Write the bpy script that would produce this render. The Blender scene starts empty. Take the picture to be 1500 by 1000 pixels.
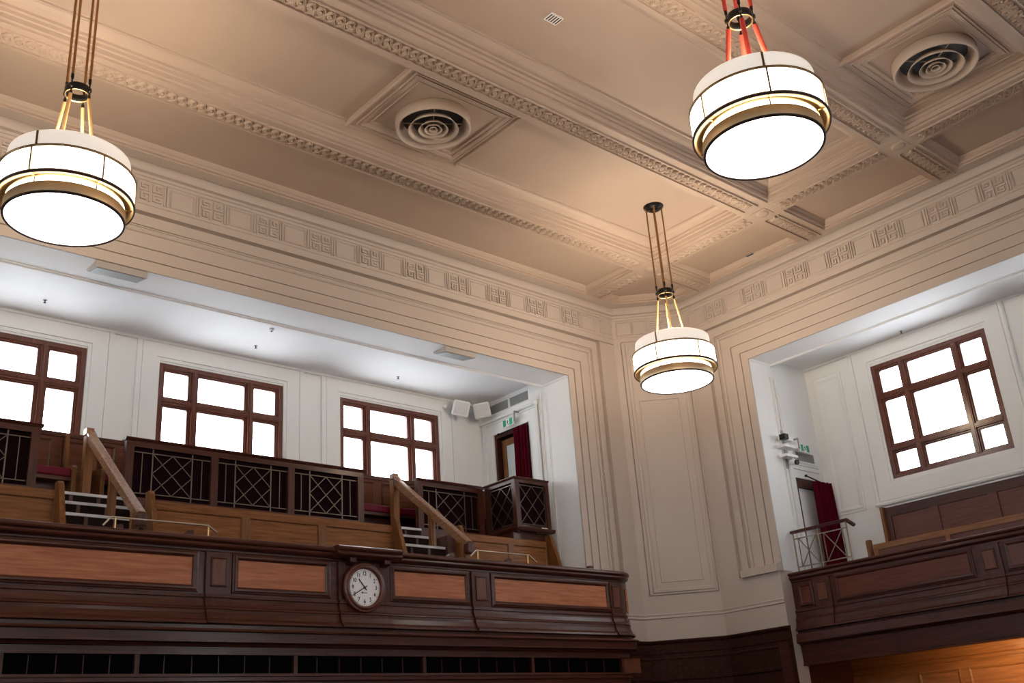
import bpy, bmesh, math, random
from mathutils import Vector, Matrix

random.seed(7)
PI = math.pi
H = 1.6                      # eye height above the floor: modelling coordinates have the eye at z = 0
S = bpy.context.scene
COL = S.collection

# ------------------------------------------------------------------ camera
cam = bpy.data.cameras.new('camera')
cam.sensor_fit = 'HORIZONTAL'
cam.sensor_width = 36.0
cam.lens = 36.0 * 1523.08 / 1500.0
cam.clip_start = 0.05
cam.clip_end = 300
co = bpy.data.objects.new('camera', cam)
COL.objects.link(co)
RX = Vector((0.75172796, -0.6558502, -0.06903328))
RY = Vector((0.19790331, 0.32420363, -0.92505475))
RZ = Vector((0.62907818, 0.6817276, 0.37350786))
M = Matrix.Identity(4)
for i in range(3):
    M[i][0] = RX[i]
    M[i][1] = -RY[i]
    M[i][2] = -RZ[i]
M[2][3] = H
co.matrix_world = M
S.camera = co

# ------------------------------------------------------------------ sky, exposure
SKY = 6.6
w = bpy.data.worlds.new('overcast_sky')
S.world = w
w.use_nodes = True
bg = w.node_tree.nodes['Background']
bg.inputs[0].default_value = (0.93, 0.965, 1.0, 1)
bg.inputs[1].default_value = SKY
S.view_settings.view_transform = 'Standard'
S.view_settings.look = 'None'
S.view_settings.gamma = 1.0
S.view_settings.use_curve_mapping = False
S.view_settings.exposure = 0.72
LAMP_DISC = 4.6              # glowing glass of the pendants
LAMP_UP = 84.0               # bulb in the open top of each pendant (W)
UNDER_GALLERY = 46.0         # strip lamp under the side gallery (W)
try:
    S.cycles.max_bounces = 10
    S.cycles.diffuse_bounces = 6
    S.cycles.transparent_max_bounces = 12
    S.cycles.sample_clamp_indirect = 6.0
    S.cycles.caustics_reflective = False
    S.cycles.caustics_refractive = False
except Exception:
    pass

# ------------------------------------------------------------------ materials
def nodes(name):
    m = bpy.data.materials.new(name)
    m.use_nodes = True
    nt = m.node_tree
    return m, nt, nt.nodes['Principled BSDF']

def plain(name, col, rough=0.5, metal=0.0, spec=0.5, bump=0.0, bscale=60.0, var=0.0):
    m, nt, b = nodes(name)
    b.inputs['Base Color'].default_value = (*col, 1)
    b.inputs['Roughness'].default_value = rough
    b.inputs['Metallic'].default_value = metal
    b.inputs['Specular IOR Level'].default_value = spec
    if bump or var:
        tc = nt.nodes.new('ShaderNodeTexCoord')
        n = nt.nodes.new('ShaderNodeTexNoise')
        n.inputs['Scale'].default_value = bscale
        n.inputs['Detail'].default_value = 4
        nt.links.new(tc.outputs['Object'], n.inputs['Vector'])
        if bump:
            bp = nt.nodes.new('ShaderNodeBump')
            bp.inputs['Strength'].default_value = bump
            bp.inputs['Distance'].default_value = 0.004
            nt.links.new(n.outputs['Fac'], bp.inputs['Height'])
            nt.links.new(bp.outputs['Normal'], b.inputs['Normal'])
        if var:
            n2 = nt.nodes.new('ShaderNodeTexNoise')
            n2.inputs['Scale'].default_value = 1.7
            n2.inputs['Detail'].default_value = 6
            nt.links.new(tc.outputs['Object'], n2.inputs['Vector'])
            r = nt.nodes.new('ShaderNodeValToRGB')
            r.color_ramp.elements[0].position = 0.3
            r.color_ramp.elements[1].position = 0.7
            r.color_ramp.elements[0].color = (*[c * (1 - var) for c in col], 1)
            r.color_ramp.elements[1].color = (*[min(1, c * (1 + var)) for c in col], 1)
            nt.links.new(n2.outputs['Fac'], r.inputs['Fac'])
            nt.links.new(r.outputs['Color'], b.inputs['Base Color'])
    return m

def wood(name, c0, c1, axis='X', rough=0.38, coat=0.07, bump=0.12, spec=0.22):
    m, nt, b = nodes(name)
    tc = nt.nodes.new('ShaderNodeTexCoord')
    mp = nt.nodes.new('ShaderNodeMapping')
    sc = {'X': (1.1, 16, 16), 'Y': (16, 1.1, 16), 'Z': (16, 16, 1.1)}[axis]
    mp.inputs['Scale'].default_value = sc
    n = nt.nodes.new('ShaderNodeTexNoise')
    n.inputs['Scale'].default_value = 2.4
    n.inputs['Detail'].default_value = 7
    n.inputs['Roughness'].default_value = 0.62
    n.inputs['Distortion'].default_value = 0.35
    r = nt.nodes.new('ShaderNodeValToRGB')
    r.color_ramp.elements[0].position = 0.32
    r.color_ramp.elements[1].position = 0.70
    r.color_ramp.elements[0].color = (*c0, 1)
    r.color_ramp.elements[1].color = (*c1, 1)
    nt.links.new(tc.outputs['Object'], mp.inputs['Vector'])
    nt.links.new(mp.outputs['Vector'], n.inputs['Vector'])
    nt.links.new(n.outputs['Fac'], r.inputs['Fac'])
    nt.links.new(r.outputs['Color'], b.inputs['Base Color'])
    b.inputs['Roughness'].default_value = rough
    b.inputs['Specular IOR Level'].default_value = spec
    b.inputs['Coat Weight'].default_value = coat
    b.inputs['Coat Roughness'].default_value = 0.18
    bp = nt.nodes.new('ShaderNodeBump')
    bp.inputs['Strength'].default_value = bump
    bp.inputs['Distance'].default_value = 0.003
    nt.links.new(n.outputs['Fac'], bp.inputs['Height'])
    nt.links.new(bp.outputs['Normal'], b.inputs['Normal'])
    return m

def glow(name, col, strength, base=(0.8, 0.8, 0.8), rough=0.3):
    m, nt, b = nodes(name)
    b.inputs['Base Color'].default_value = (*base, 1)
    b.inputs['Roughness'].default_value = rough
    b.inputs['Emission Color'].default_value = (*col, 1)
    b.inputs['Emission Strength'].default_value = strength
    return m

def pane_mat(name, tint=(0.98, 0.985, 0.985)):
    m = bpy.data.materials.new(name)
    m.use_nodes = True
    nt = m.node_tree
    nt.nodes.clear()
    out = nt.nodes.new('ShaderNodeOutputMaterial')
    mix = nt.nodes.new('ShaderNodeMixShader')
    tr = nt.nodes.new('ShaderNodeBsdfTransparent')
    gl = nt.nodes.new('ShaderNodeBsdfGlossy')
    fr = nt.nodes.new('ShaderNodeLayerWeight')
    fr.inputs['Blend'].default_value = 0.5
    pw = nt.nodes.new('ShaderNodeMath')
    pw.operation = 'POWER'
    pw.inputs[1].default_value = 5.0
    ml = nt.nodes.new('ShaderNodeMath')
    ml.operation = 'MULTIPLY_ADD'
    ml.inputs[1].default_value = 0.8
    ml.inputs[2].default_value = 0.03
    nt.links.new(fr.outputs['Facing'], pw.inputs[0])
    nt.links.new(pw.outputs[0], ml.inputs[0])
    tr.inputs['Color'].default_value = (*tint, 1)
    gl.inputs['Roughness'].default_value = 0.03
    nt.links.new(ml.outputs[0], mix.inputs[0])
    nt.links.new(tr.outputs[0], mix.inputs[1])
    nt.links.new(gl.outputs[0], mix.inputs[2])
    nt.links.new(mix.outputs[0], out.inputs[0])
    return m

BEIGE = plain('beige_plaster', (0.500, 0.428, 0.372), 0.62, bump=0.10, bscale=35, var=0.02)
CEIL = plain('ceiling_plaster', (0.455, 0.355, 0.285), 0.62, bump=0.10, bscale=35, var=0.03)
WHITE = plain('gallery_plaster', (0.77, 0.78, 0.77), 0.55, bump=0.12, bscale=30, var=0.02)
GCEIL = plain('gallery_ceiling_paint', (0.86, 0.86, 0.87), 0.6, bump=0.25, bscale=14, var=0.03)
VENTP = plain('vent_paint', (0.47, 0.38, 0.31), 0.5)
DARKX = wood('mahogany_x', (0.042, 0.0125, 0.0075), (0.105, 0.032, 0.019), 'X', rough=0.33, coat=0.16)
DARKY = wood('mahogany_y', (0.034, 0.0095, 0.0070), (0.085, 0.023, 0.015), 'Y')
DARKZ = wood('mahogany_z', (0.040, 0.0120, 0.0075), (0.098, 0.030, 0.018), 'Z')
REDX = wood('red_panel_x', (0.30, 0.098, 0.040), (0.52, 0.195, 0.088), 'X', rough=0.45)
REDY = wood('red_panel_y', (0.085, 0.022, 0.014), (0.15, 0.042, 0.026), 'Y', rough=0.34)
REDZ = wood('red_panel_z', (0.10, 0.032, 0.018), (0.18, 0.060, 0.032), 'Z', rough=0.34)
OAKX = wood('oak_x', (0.15, 0.050, 0.014), (0.30, 0.125, 0.040), 'X', rough=0.5, spec=0.15)
OAKY = wood('oak_y', (0.17, 0.066, 0.022), (0.30, 0.125, 0.045), 'Y', rough=0.36)
OAKZ = wood('oak_z', (0.13, 0.050, 0.016), (0.26, 0.110, 0.038), 'Z', rough=0.42)
RAILX = wood('handrail_wood', (0.20, 0.095, 0.045), (0.32, 0.165, 0.085), 'Y', rough=0.25, coat=0.6)
WINX = wood('window_wood', (0.085, 0.024, 0.017), (0.16, 0.052, 0.032), 'Z', rough=0.28, coat=0.5)
BRASS = plain('aged_brass', (0.60, 0.40, 0.17), 0.30, 1.0)
BRASSD = plain('dark_brass', (0.26, 0.17, 0.085), 0.38, 1.0)
SATIN = plain('satin_brass_band', (0.80, 0.64, 0.42), 0.42, 1.0, var=0.22)
BRONZE = plain('bronze_rod', (0.33, 0.17, 0.07), 0.35, 0.8)
GOLD = plain('gold_rod', (0.80, 0.52, 0.24), 0.35, 0.6)
REDV = plain('red_velvet_sleeve', (0.42, 0.035, 0.018), 0.85, bump=0.5, bscale=220, var=0.2)
IRON = plain('black_iron', (0.012, 0.012, 0.011), 0.35, 0.6)
LATT = plain('lattice_metal', (0.135, 0.115, 0.09), 0.42, 0.7)
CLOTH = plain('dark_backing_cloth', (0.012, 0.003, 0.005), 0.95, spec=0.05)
BLACK = plain('black_void', (0.006, 0.006, 0.007), 0.6)
SLATE = plain('dark_grille', (0.004, 0.0035, 0.0035), 0.9, spec=0.0)
VELVET = plain('red_curtain', (0.075, 0.002, 0.010), 0.95, spec=0.05, bump=0.3, bscale=150)
LEATHER = plain('red_leather', (0.15, 0.004, 0.020), 0.5, spec=0.2, bump=0.2, bscale=90)
DADO = wood('matt_dark_wood', (0.020, 0.007, 0.005), (0.055, 0.019, 0.012), 'X', rough=0.7, coat=0.0, spec=0.1)
WAIN = wood('wainscot_wood', (0.085, 0.026, 0.013), (0.165, 0.056, 0.030), 'X', rough=0.5, coat=0.0, spec=0.15)
CARPET = plain('dark_carpet', (0.10, 0.045, 0.035), 0.95, bump=0.4, bscale=200)
STEPM = plain('dark_step', (0.014, 0.008, 0.007), 0.8, spec=0.08)
NOSE = plain('pale_step_edge', (0.55, 0.55, 0.56), 0.4)
WPAINT = plain('white_enamel', (0.78, 0.79, 0.79), 0.4)
GREYM = plain('grey_metal', (0.27, 0.28, 0.28), 0.45, 0.3)
STEEL = plain('steel_rail', (0.40, 0.33, 0.25), 0.30, 1.0)
BALU = plain('dark_balustrade_metal', (0.20, 0.155, 0.11), 0.34, 0.9)
GREEN = plain('sign_green', (0.0, 0.30, 0.165), 0.4)
FROST = plain('frosted_glass', (0.55, 0.60, 0.60), 0.25)
RIM = plain('dark_rim_metal', (0.025, 0.008, 0.005), 0.4, 0.5)
LAMPG = glow('lit_opal_glass', (1.0, 0.955, 0.89), LAMP_DISC, (0.85, 0.84, 0.80))
LAMPT = glow('opal_glass_collar', (1.0, 0.88, 0.74), 0.30, (0.86, 0.84, 0.80))
PANE = pane_mat('window_glass')
DIAL = plain('clock_dial', (0.88, 0.88, 0.87), 0.5)
INK = plain('dial_ink', (0.015, 0.016, 0.02), 0.5)

# ------------------------------------------------------------------ mesh helpers
class MB:
    def __init__(self):
        self.v = []
        self.f = []
        self.s = set()

    def add(self, vs, fs, smooth=False):
        o = len(self.v)
        self.v += [tuple(p) for p in vs]
        for f in fs:
            if smooth:
                self.s.add(len(self.f))
            self.f.append([o + i for i in f])
        return self

    def box(self, x0, x1, y0, y1, z0, z1):
        if x0 > x1: x0, x1 = x1, x0
        if y0 > y1: y0, y1 = y1, y0
        if z0 > z1: z0, z1 = z1, z0
        vs = [(x, y, z) for z in (z0, z1) for y in (y0, y1) for x in (x0, x1)]
        return self.add(vs, [(0, 2, 3, 1), (4, 5, 7, 6), (0, 1, 5, 4), (2, 6, 7, 3), (0, 4, 6, 2), (1, 3, 7, 5)])

    def prism(self, poly, vec):
        n = len(poly)
        a = [Vector(p) for p in poly]
        b = [p + Vector(vec) for p in a]
        fs = [tuple(range(n - 1, -1, -1)), tuple(range(n, 2 * n))]
        fs += [(i, (i + 1) % n, n + (i + 1) % n, n + i) for i in range(n)]
        return self.add(a + b, fs)

    def bar(self, p0, p1, wid, dep, up=(0, 0, 1)):
        """square bar from p0 to p1: wid across (t x up), dep along up'"""
        p0, p1 = Vector(p0), Vector(p1)
        t = (p1 - p0).normalized()
        u = Vector(up)
        sd = t.cross(u)
        if sd.length < 1e-5:
            sd = t.cross(Vector((1, 0, 0)))
        sd.normalize()
        u2 = sd.cross(t).normalized()
        q = []
        for p in (p0, p1):
            for a, b in ((-1, -1), (1, -1), (1, 1), (-1, 1)):
                q.append(p + sd * a * wid / 2 + u2 * b * dep / 2)
        return self.add(q, [(3, 2, 1, 0), (4, 5, 6, 7)] + [(i, (i + 1) % 4, 4 + (i + 1) % 4, 4 + i) for i in range(4)])

    def tube(self, pts, r, n=10, caps=True):
        pts = [Vector(p) for p in pts]
        rs = r if isinstance(r, (list, tuple)) else [r] * len(pts)
        ref = None
        vs = []
        for i, p in enumerate(pts):
            if i == 0: t = pts[1] - pts[0]
            elif i == len(pts) - 1: t = pts[-1] - pts[-2]
            else: t = (pts[i + 1] - p).normalized() + (p - pts[i - 1]).normalized()
            t.normalize()
            if ref is None:
                ref = t.cross(Vector((0, 0, 1)))
                if ref.length < 1e-3: ref = t.cross(Vector((1, 0, 0)))
            ref = (ref - t * ref.dot(t)).normalized()
            b = t.cross(ref)
            for k in range(n):
                a = 2 * PI * k / n
                vs.append(p + (ref * math.cos(a) + b * math.sin(a)) * rs[i])
        fs = []
        for i in range(len(pts) - 1):
            for k in range(n):
                k2 = (k + 1) % n
                fs.append((i * n + k, i * n + k2, (i + 1) * n + k2, (i + 1) * n + k))
        self.add(vs, fs, True)
        if caps:
            self.add(vs[:n], [tuple(range(n - 1, -1, -1))])
            self.add(vs[-n:], [tuple(range(n))])
        return self

    def lathe(self, c, prof, n=48, axis='Z', closed=False, smooth=True):
        """prof: (r, h) along axis from centre c"""
        c = Vector(c)
        vs = []
        for r, h in prof:
            for k in range(n):
                a = 2 * PI * k / n
                ca, sa = r * math.cos(a), r * math.sin(a)
                if axis == 'Z': d = (ca, sa, h)
                elif axis == 'Y': d = (ca, h, sa)
                else: d = (h, ca, sa)
                vs.append(c + Vector(d))
        m = len(prof)
        fs = []
        for i in range(m if closed else m - 1):
            j = (i + 1) % m
            for k in range(n):
                k2 = (k + 1) % n
                fs.append((i * n + k, i * n + k2, j * n + k2, j * n + k))
        return self.add(vs, fs, smooth)

    def sweep(self, path, N, prof, closed=False, caps=True):
        """sweep the (d, e) profile along path: d along the in-plane left normal (N x t), e along N"""
        N = Vector(N)
        P = [Vector(p) for p in path]
        n = len(P)
        ms = []
        for i in range(n):
            if closed or 0 < i < n - 1:
                t0 = (P[i] - P[i - 1]).normalized()
                t1 = (P[(i + 1) % n] - P[i]).normalized()
            elif i == 0:
                t0 = t1 = (P[1] - P[0]).normalized()
            else:
                t0 = t1 = (P[-1] - P[-2]).normalized()
            n0, n1 = N.cross(t0), N.cross(t1)
            ms.append((n0 + n1) / (1 + n0.dot(n1)))
        k = len(prof)
        vs = [P[i] + ms[i] * d + N * e for i in range(n) for d, e in prof]
        fs = []
        for i in range(n if closed else n - 1):
            j = (i + 1) % n
            for a in range(k - 1):
                fs.append((i * k + a, j * k + a, j * k + a + 1, i * k + a + 1))
        if caps and not closed:
            fs.append(tuple(range(k - 1, -1, -1)))
            fs.append(tuple((n - 1) * k + a for a in range(k)))
        return self.add(vs, fs)

    def mesh(self, name, mat, origin=(0, 0, 0)):
        me = bpy.data.meshes.new(name)
        o = Vector(origin)
        me.from_pydata([Vector(p) - o for p in self.v], [], self.f)
        bm = bmesh.new()
        bm.from_mesh(me)
        bmesh.ops.remove_doubles(bm, verts=bm.verts, dist=1e-5) if len(self.s) == len(self.f) and self.f else None
        bmesh.ops.recalc_face_normals(bm, faces=bm.faces)
        bm.to_mesh(me)
        bm.free()
        if self.s:
            if len(self.s) == len(self.f):
                me.polygons.foreach_set('use_smooth', [True] * len(me.polygons))
            elif len(me.polygons) == len(self.f):
                me.polygons.foreach_set('use_smooth', [i in self.s for i in range(len(self.f))])
        me.materials.append(mat)
        return me

    def build(self, name, mat, parent=None, origin=None, bevel=0.0):
        """one mesh object; with a parent the vertices are stored relative to the parent thing"""
        if parent is not None:
            org = parent['_org'] if '_org' in parent else (0, 0, 0)
            ob = bpy.data.objects.new(name, self.mesh(name, mat, org))
            ob.parent = parent
            ob['_org'] = list(org)
        else:
            org = origin if origin is not None else (0, 0, 0)
            ob = bpy.data.objects.new(name, self.mesh(name, mat, org))
            ob.location = (org[0], org[1], org[2] + H)
            ob['_org'] = list(org)
        COL.objects.link(ob)
        if bevel:
            b = ob.modifiers.new('soft_edges', 'BEVEL')
            b.width = bevel
            b.segments = 2
            b.limit_method = 'ANGLE'
        return ob

def tag(o, label=None, cat=None, group=None, kind=None):
    if label: o['label'] = label
    if cat: o['category'] = cat
    if group: o['group'] = group
    if kind: o['kind'] = kind
    return o

def thing(name, loc, label, cat, group=None, kind=None):
    o = bpy.data.objects.new(name, None)
    o.empty_display_size = 0.1
    o.location = (loc[0], loc[1], loc[2] + H)
    o['_org'] = list(loc)
    COL.objects.link(o)
    return tag(o, label, cat, group, kind)

def struct(ob):
    ob['kind'] = 'structure'
    return ob

def share(me, name, parent, loc):
    """another object on shared mesh data; loc in modelling coordinates"""
    ob = bpy.data.objects.new(name, me)
    org = Vector(parent['_org'])
    ob.parent = parent
    ob.location = Vector(loc) - org
    ob['_org'] = list(loc)
    COL.objects.link(ob)
    return ob

ZU = (0, 0, 1)
# plan of the chamber: long gallery wall at y = 10, side gallery wall at x = 12.137, corner cut at 45 degrees
YW, XW, CH = 9.93, 12.067, 21.22
XJ, ZL = 10.304, 5.175       # jamb of the long gallery, height of both lintels
YJ = 8.141                   # jamb of the side gallery
X0, Y0 = -7.0, -8.0
CORN = [(XW, Y0, 0), (XW, CH - XW, 0), (CH - YW, YW, 0), (X0, YW, 0)]

# ================================================================== floor, shell
struct(MB().box(X0 - .4, 14, Y0 - .4, 12.6, -1.8, -1.6).build('floor', CARPET))

# ------------------------------------------------------------------ ceiling: beams, coffers
ZB, ZS, ZT = 6.40, 6.62, 6.50
ceil = MB().box(X0 - .4, 12.5, Y0 - .4, 10.35, ZS, ZS + .2)
ceil_o = struct(ceil.build('ceiling', CEIL))
XBEAMS = [(8.36, 8.715), (6.375, 6.79), (4.455, 4.80), (2.45, 2.85), (0.45, 0.85), (-1.6, -1.2), (-3.6, -3.2), (-5.6, -5.2)]
CB = (10.515, 10.85)
ED = 0.255                    # cornice soffit width
ys, xs = YW - ED, XW - ED
bm_ = MB()
for a, b in XBEAMS:
    bm_.box(X0, CB[0], a, b, ZB, ZS + .05)
    bm_.box(CB[1], xs, a, b, ZB, ZS + .05)
bm_.box(CB[0], CB[1], Y0, ys, ZB, ZS + .05)
bm_.build('beam', CEIL, ceil_o)
main_prof = [(-.004, ZB - .0008), (.002, ZB - .0008), (.002, ZB + .026), (.032, ZB + .028), (.034, ZB + .075), (.052, ZB + .080), (.056, ZB + .115),
             (.085, ZB + .118), (.088, ZB + .145), (.12, ZB + .152), (.165, ZB + .168), (.196, ZB + .19), (.20, ZB + .196),
             (.222, ZB + .196), (.226, ZS - .004), (.25, ZS + .002)]
side_prof = [(-.004, ZB - .0008), (.002, ZB - .0008), (.002, ZB + .020), (.03, ZB + .024), (.032, ZB + .05), (.05, ZB + .06), (.075, ZB + .085), (.082, ZT + .002)]
def coffer(poly, prof):
    MB().sweep(poly, ZU, prof, closed=True).build('coffer_moulding', CEIL, ceil_o)
ycuts = [b for b in XBEAMS]
for i in range(len(ycuts) - 1):
    y1, y0 = ycuts[i][0], ycuts[i + 1][1]
    coffer([(X0, y0, 0), (CB[0], y0, 0), (CB[0], y1, 0), (X0, y1, 0)], main_prof)
    coffer([(CB[1], y0, 0), (xs, y0, 0), (xs, y1, 0), (CB[1], y1, 0)], side_prof)
    MB().box(CB[1], xs + .02, y0, y1, ZT, ZS + .02).build('coffer_slab', CEIL, ceil_o)
ya = XBEAMS[0][1]
coffer([(X0, ya, 0), (CB[0], ya, 0), (CB[0], ys, 0), (X0, ys, 0)], side_prof)
MB().box(X0, CB[0], ya, ys + .02, ZT, ZS + .02).build('coffer_slab', CEIL, ceil_o)
cc = CH - ED * math.sqrt(2)
coffer([(CB[1], ya, 0), (xs, ya, 0), (xs, cc - xs, 0), (cc - ys, ys, 0), (CB[1], ys, 0)], side_prof)
MB().prism([(CB[1], ya, ZT), (xs + .02, ya, ZT), (xs + .02, cc - xs, ZT), (cc - ys, ys + .02, ZT), (CB[1], ys + .02, ZT)], (0, 0, .12)).build('coffer_slab', CEIL, ceil_o)

# guilloche bands on the beam soffits
def guilloche(L, width, pitch):
    """two interlaced half-round strands and eyes along local x, hanging from z = 0"""
    g = MB()
    n = int(L / pitch)
    amp = width * .325
    seg = 8
    for ph in (0, PI):
        pts = []
        for i in range(n * seg + 1):
            x = i * pitch / seg
            pts.append((x, amp * math.cos(PI * x / pitch + ph)))
        w_ = width * .060
        vs, fs = [], []
        for i, (x, y) in enumerate(pts):
            sl = -amp * PI / pitch * math.sin(PI * x / pitch + ph)
            l = math.hypot(1, sl)
            nx, ny = -sl / l, 1 / l
            over = .004 * math.sin(PI * x / pitch * 1.0 + PI / 2 + ph) 
            for a, z in ((-1.0, 0.002), (-.74, -.022), (-.30, -.018), (0.0, -.009), (.30, -.018), (.74, -.022), (1.0, 0.002)):
                vs.append((x + nx * w_ * a, y + ny * w_ * a, z + (over if z < 0 else 0)))
        for i in range(len(pts) - 1):
            for a in range(6):
                fs.append((i * 7 + a, i * 7 + a + 1, (i + 1) * 7 + a + 1, (i + 1) * 7 + a))
        g.add(vs, fs, True)
    for i in range(n):
        c = (i + .5) * pitch
        g.lathe((c + pitch * .5, 0, 0), [(.030 * width / .2, 0), (.026 * width / .2, -.020), (.014 * width / .2, -.016), (.001, -.006)], 10)
    for s in (-1, 1):
        g.box(0, L, s * width * .5 - .008, s * width * .5 + .008, -.020, .002)
    return g

GL = guilloche(CB[0] - X0 - .06, .21, .104)
GLm = GL.mesh('guilloche_band', CEIL)
for a, b in XBEAMS[:4]:
    o = share(GLm, 'guilloche_band', ceil_o, (X0, (a + b) / 2 + .012, ZB - .001))
GS = guilloche(1.0, .20, .104)
GSm = GS.mesh('guilloche_band', CEIL)
for a, b in XBEAMS[:3]:
    share(GSm, 'guilloche_band', ceil_o, (CB[1] + .03, (a + b) / 2, ZB - .001))
prev = ya + .95
for (a, b), (a2, b2) in zip([(ys - .02, 0)] + XBEAMS[:3], [(0, 0)] + XBEAMS[:3]):
    pass
spans = [(XBEAMS[0][1], ys)] + [(XBEAMS[i + 1][1], XBEAMS[i][0]) for i in range(3)]
for a, b in spans:
    L = b - a - .06
    gm = guilloche(L, .185, .104).mesh('guilloche_band', CEIL)
    o = share(gm, 'guilloche_band', ceil_o, ((CB[0] + CB[1]) / 2, a + .03, ZB - .001))
    o.rotation_euler = (0, 0, PI / 2)
# plain rosette blocks where the beams cross
for a, b in XBEAMS[:3]:
    cx, cy = (CB[0] + CB[1]) / 2, (a + b) / 2
    MB().box(cx - .11, cx + .11, cy - .11, cy + .11, ZB - .006, ZB).lathe((cx, cy, ZB - .006), [(.085, 0), (.08, -.008), (.05, -.012), (.001, -.012)], 16).build('rosette', CEIL, ceil_o)

# cornice round the walls
corn_prof = [(ED, ZT), (ED, ZB), (.106, ZB), (.106, ZB + .028), (.080, ZB + .028), (.080, ZB - .018), (.088, ZB - .02), (.088, 6.318), (.082, 6.30), (.032, 6.298),
             (.032, 6.288), (.036, 6.27), (.034, 6.262), (.018, 6.260), (.018, 6.232), (.014, 6.225), (0, 6.222), (-.03, 6.222), (-.03, ZT)]
struct(MB().sweep(CORN, ZU, corn_prof).build('trim_1', BEIGE))
MB().sweep(CORN, ZU, [(-.01, 5.952), (.010, 5.950), (.014, 5.938), (.010, 5.928), (-.01, 5.926)]).build('trim_2', BEIGE)['kind'] = 'structure'

# ------------------------------------------------------------------ chamber walls
# long gallery side
wl = MB()
wl.box(X0, CH - YW, YW, YW + .30, 5.842, 6.55)
wl.box(10.968, CH - YW + .02, YW, YW + .30, -1.6, 5.83)
wl.box(X0, 10.957, 10.02, 10.2, 5.30, 5.83)
wl.box(XJ + .1, 10.957, 10.02, 10.2, -1.6, 5.40)
wall_left = struct(wl.build('wall_left', BEIGE))
frame_prof = [(0, -.026), (0, 0), (.109, 0), (.109, -.014), (.123, -.014), (.123, .010), (.248, .010), (.248, -.004), (.262, -.004), (.262, .020),
              (.424, .020), (.424, .006), (.434, .006), (.437, .020), (.452, .030), (.470, .030), (.484, .020), (.488, .008), (.497, .008), (.499, .020),
              (.510, .020), (.510, .010), (.517, .010), (.517, .032), (.612, .032), (.614, .008), (.655, .008), (.655, .071)]
MB().sweep([(X0, 10.0, ZL), (XJ, 10.0, ZL), (XJ, 10.0, -1.0)], (0, -1, 0), frame_prof).build('opening_surround', BEIGE, wall_left)
# chamfered corner
cx0, cy0, cx1, cy1 = CH - YW, YW, XW, CH - XW
wc = MB().prism([(cx0, cy0, -1.6), (cx1, cy1, -1.6), (cx1 + .25, cy1, -1.6), (cx1 + .25, cy0 + .3, -1.6), (cx0, cy0 + .3, -1.6)], (0, 0, 8.2))
wall_corner = struct(wc.build('wall_corner', BEIGE))
q = math.sqrt(.5)
def chp(s, z, e=0.0):
    return (cx0 + s * q - e * q, cy0 - s * q - e * q, z)
NC = (-q, -q, 0)
def ch_rect(s0, s1, z0, z1, prof, name):
    # left normal of the loop has to point outwards
    MB().sweep([chp(s0, z0), chp(s0, z1), chp(s1, z1), chp(s1, z0)], NC, prof, closed=True).build(name, BEIGE, wall_corner)
SO = 0.085                    # s offset of the measured values to this corner
ch_rect(.175 - SO + .02, 1.145 - SO + .01, 2.02, 5.86, [(-.004, -.01), (0, .014), (.0, .0), (.012, 0), (.012, -.01)], 'panel_moulding')
ch_rect(.19, 1.005, 2.078, 5.80, [(-.03, -.01), (-.03, .0), (-.01, .016), (.022, .016), (.03, .010), (.03, -.01)], 'panel_moulding')
ch_rect(.30, .875, 2.20, 4.89, [(-.006, -.01), (-.006, .004), (0, .012), (.012, .012), (.016, -.01)], 'panel_moulding')
# side gallery side
wr = MB()
wr.box(XW, XW + .3, Y0, CH - XW, 5.842, 6.55)
wr.box(12.157, 12.33, Y0, 8.79, 5.30, 5.83)
wall_right = struct(wr.build('wall_right', BEIGE))
wp = MB()
wp.box(XW, XW + .3, 8.806, CH - XW + .02, -1.6, 5.842)
wp.box(12.157, 12.33, YJ + .1, 8.79, 2.1, 5.30)
wp.box(XW, XW + .3, YJ, 8.807, -1.6, 2.13)
struct(wp.build('wall_pier', BEIGE))
MB().sweep([(12.137, YJ, 2.1), (12.137, YJ, ZL), (12.137, Y0, ZL)], (-1, 0, 0), frame_prof).build('opening_surround', BEIGE, wall_right)
MB().prism([(12.12, YJ, 2.115), (12.012, YJ, 2.115), (12.012, YJ, 2.205), (12.09, YJ, 2.232), (12.12, YJ, 2.232)], (0, .60, 0)).build('surround_foot', BEIGE, wall_right)
# string course
MB().sweep([(XW, YJ - .0, 0), (XW, CH - XW, 0), (CH - YW, YW, 0), (10.8, YW, 0)], ZU,
           [(-.01, 1.765), (.012, 1.762), (.016, 1.748), (.010, 1.738), (.008, 1.72), (.016, 1.712), (.016, 1.70), (-.01, 1.69)]).build('trim_3', BEIGE)['kind'] = 'structure'
# dado of dark wood on the corner and beside it
dado_prof = [(-.01, 1.405), (.055, 1.400), (.06, 1.385), (.05, 1.365), (.03, 1.352), (.024, 1.345), (.024, 1.225), (.012, 1.218), (.012, 1.175),
             (.030, 1.165), (.034, 1.15), (.022, 1.135), (.022, .91), (.034, .90), (.034, .87), (.016, .86), (.016, .62), (.03, .61), (.03, -1.55), (-.01, -1.55)]
dado = struct(MB().sweep([(XW, 8.12, 0), (XW, CH - XW, 0), (CH - YW, YW, 0), (10.6, YW, 0)], ZU, dado_prof).build('trim_4', DADO))

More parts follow.
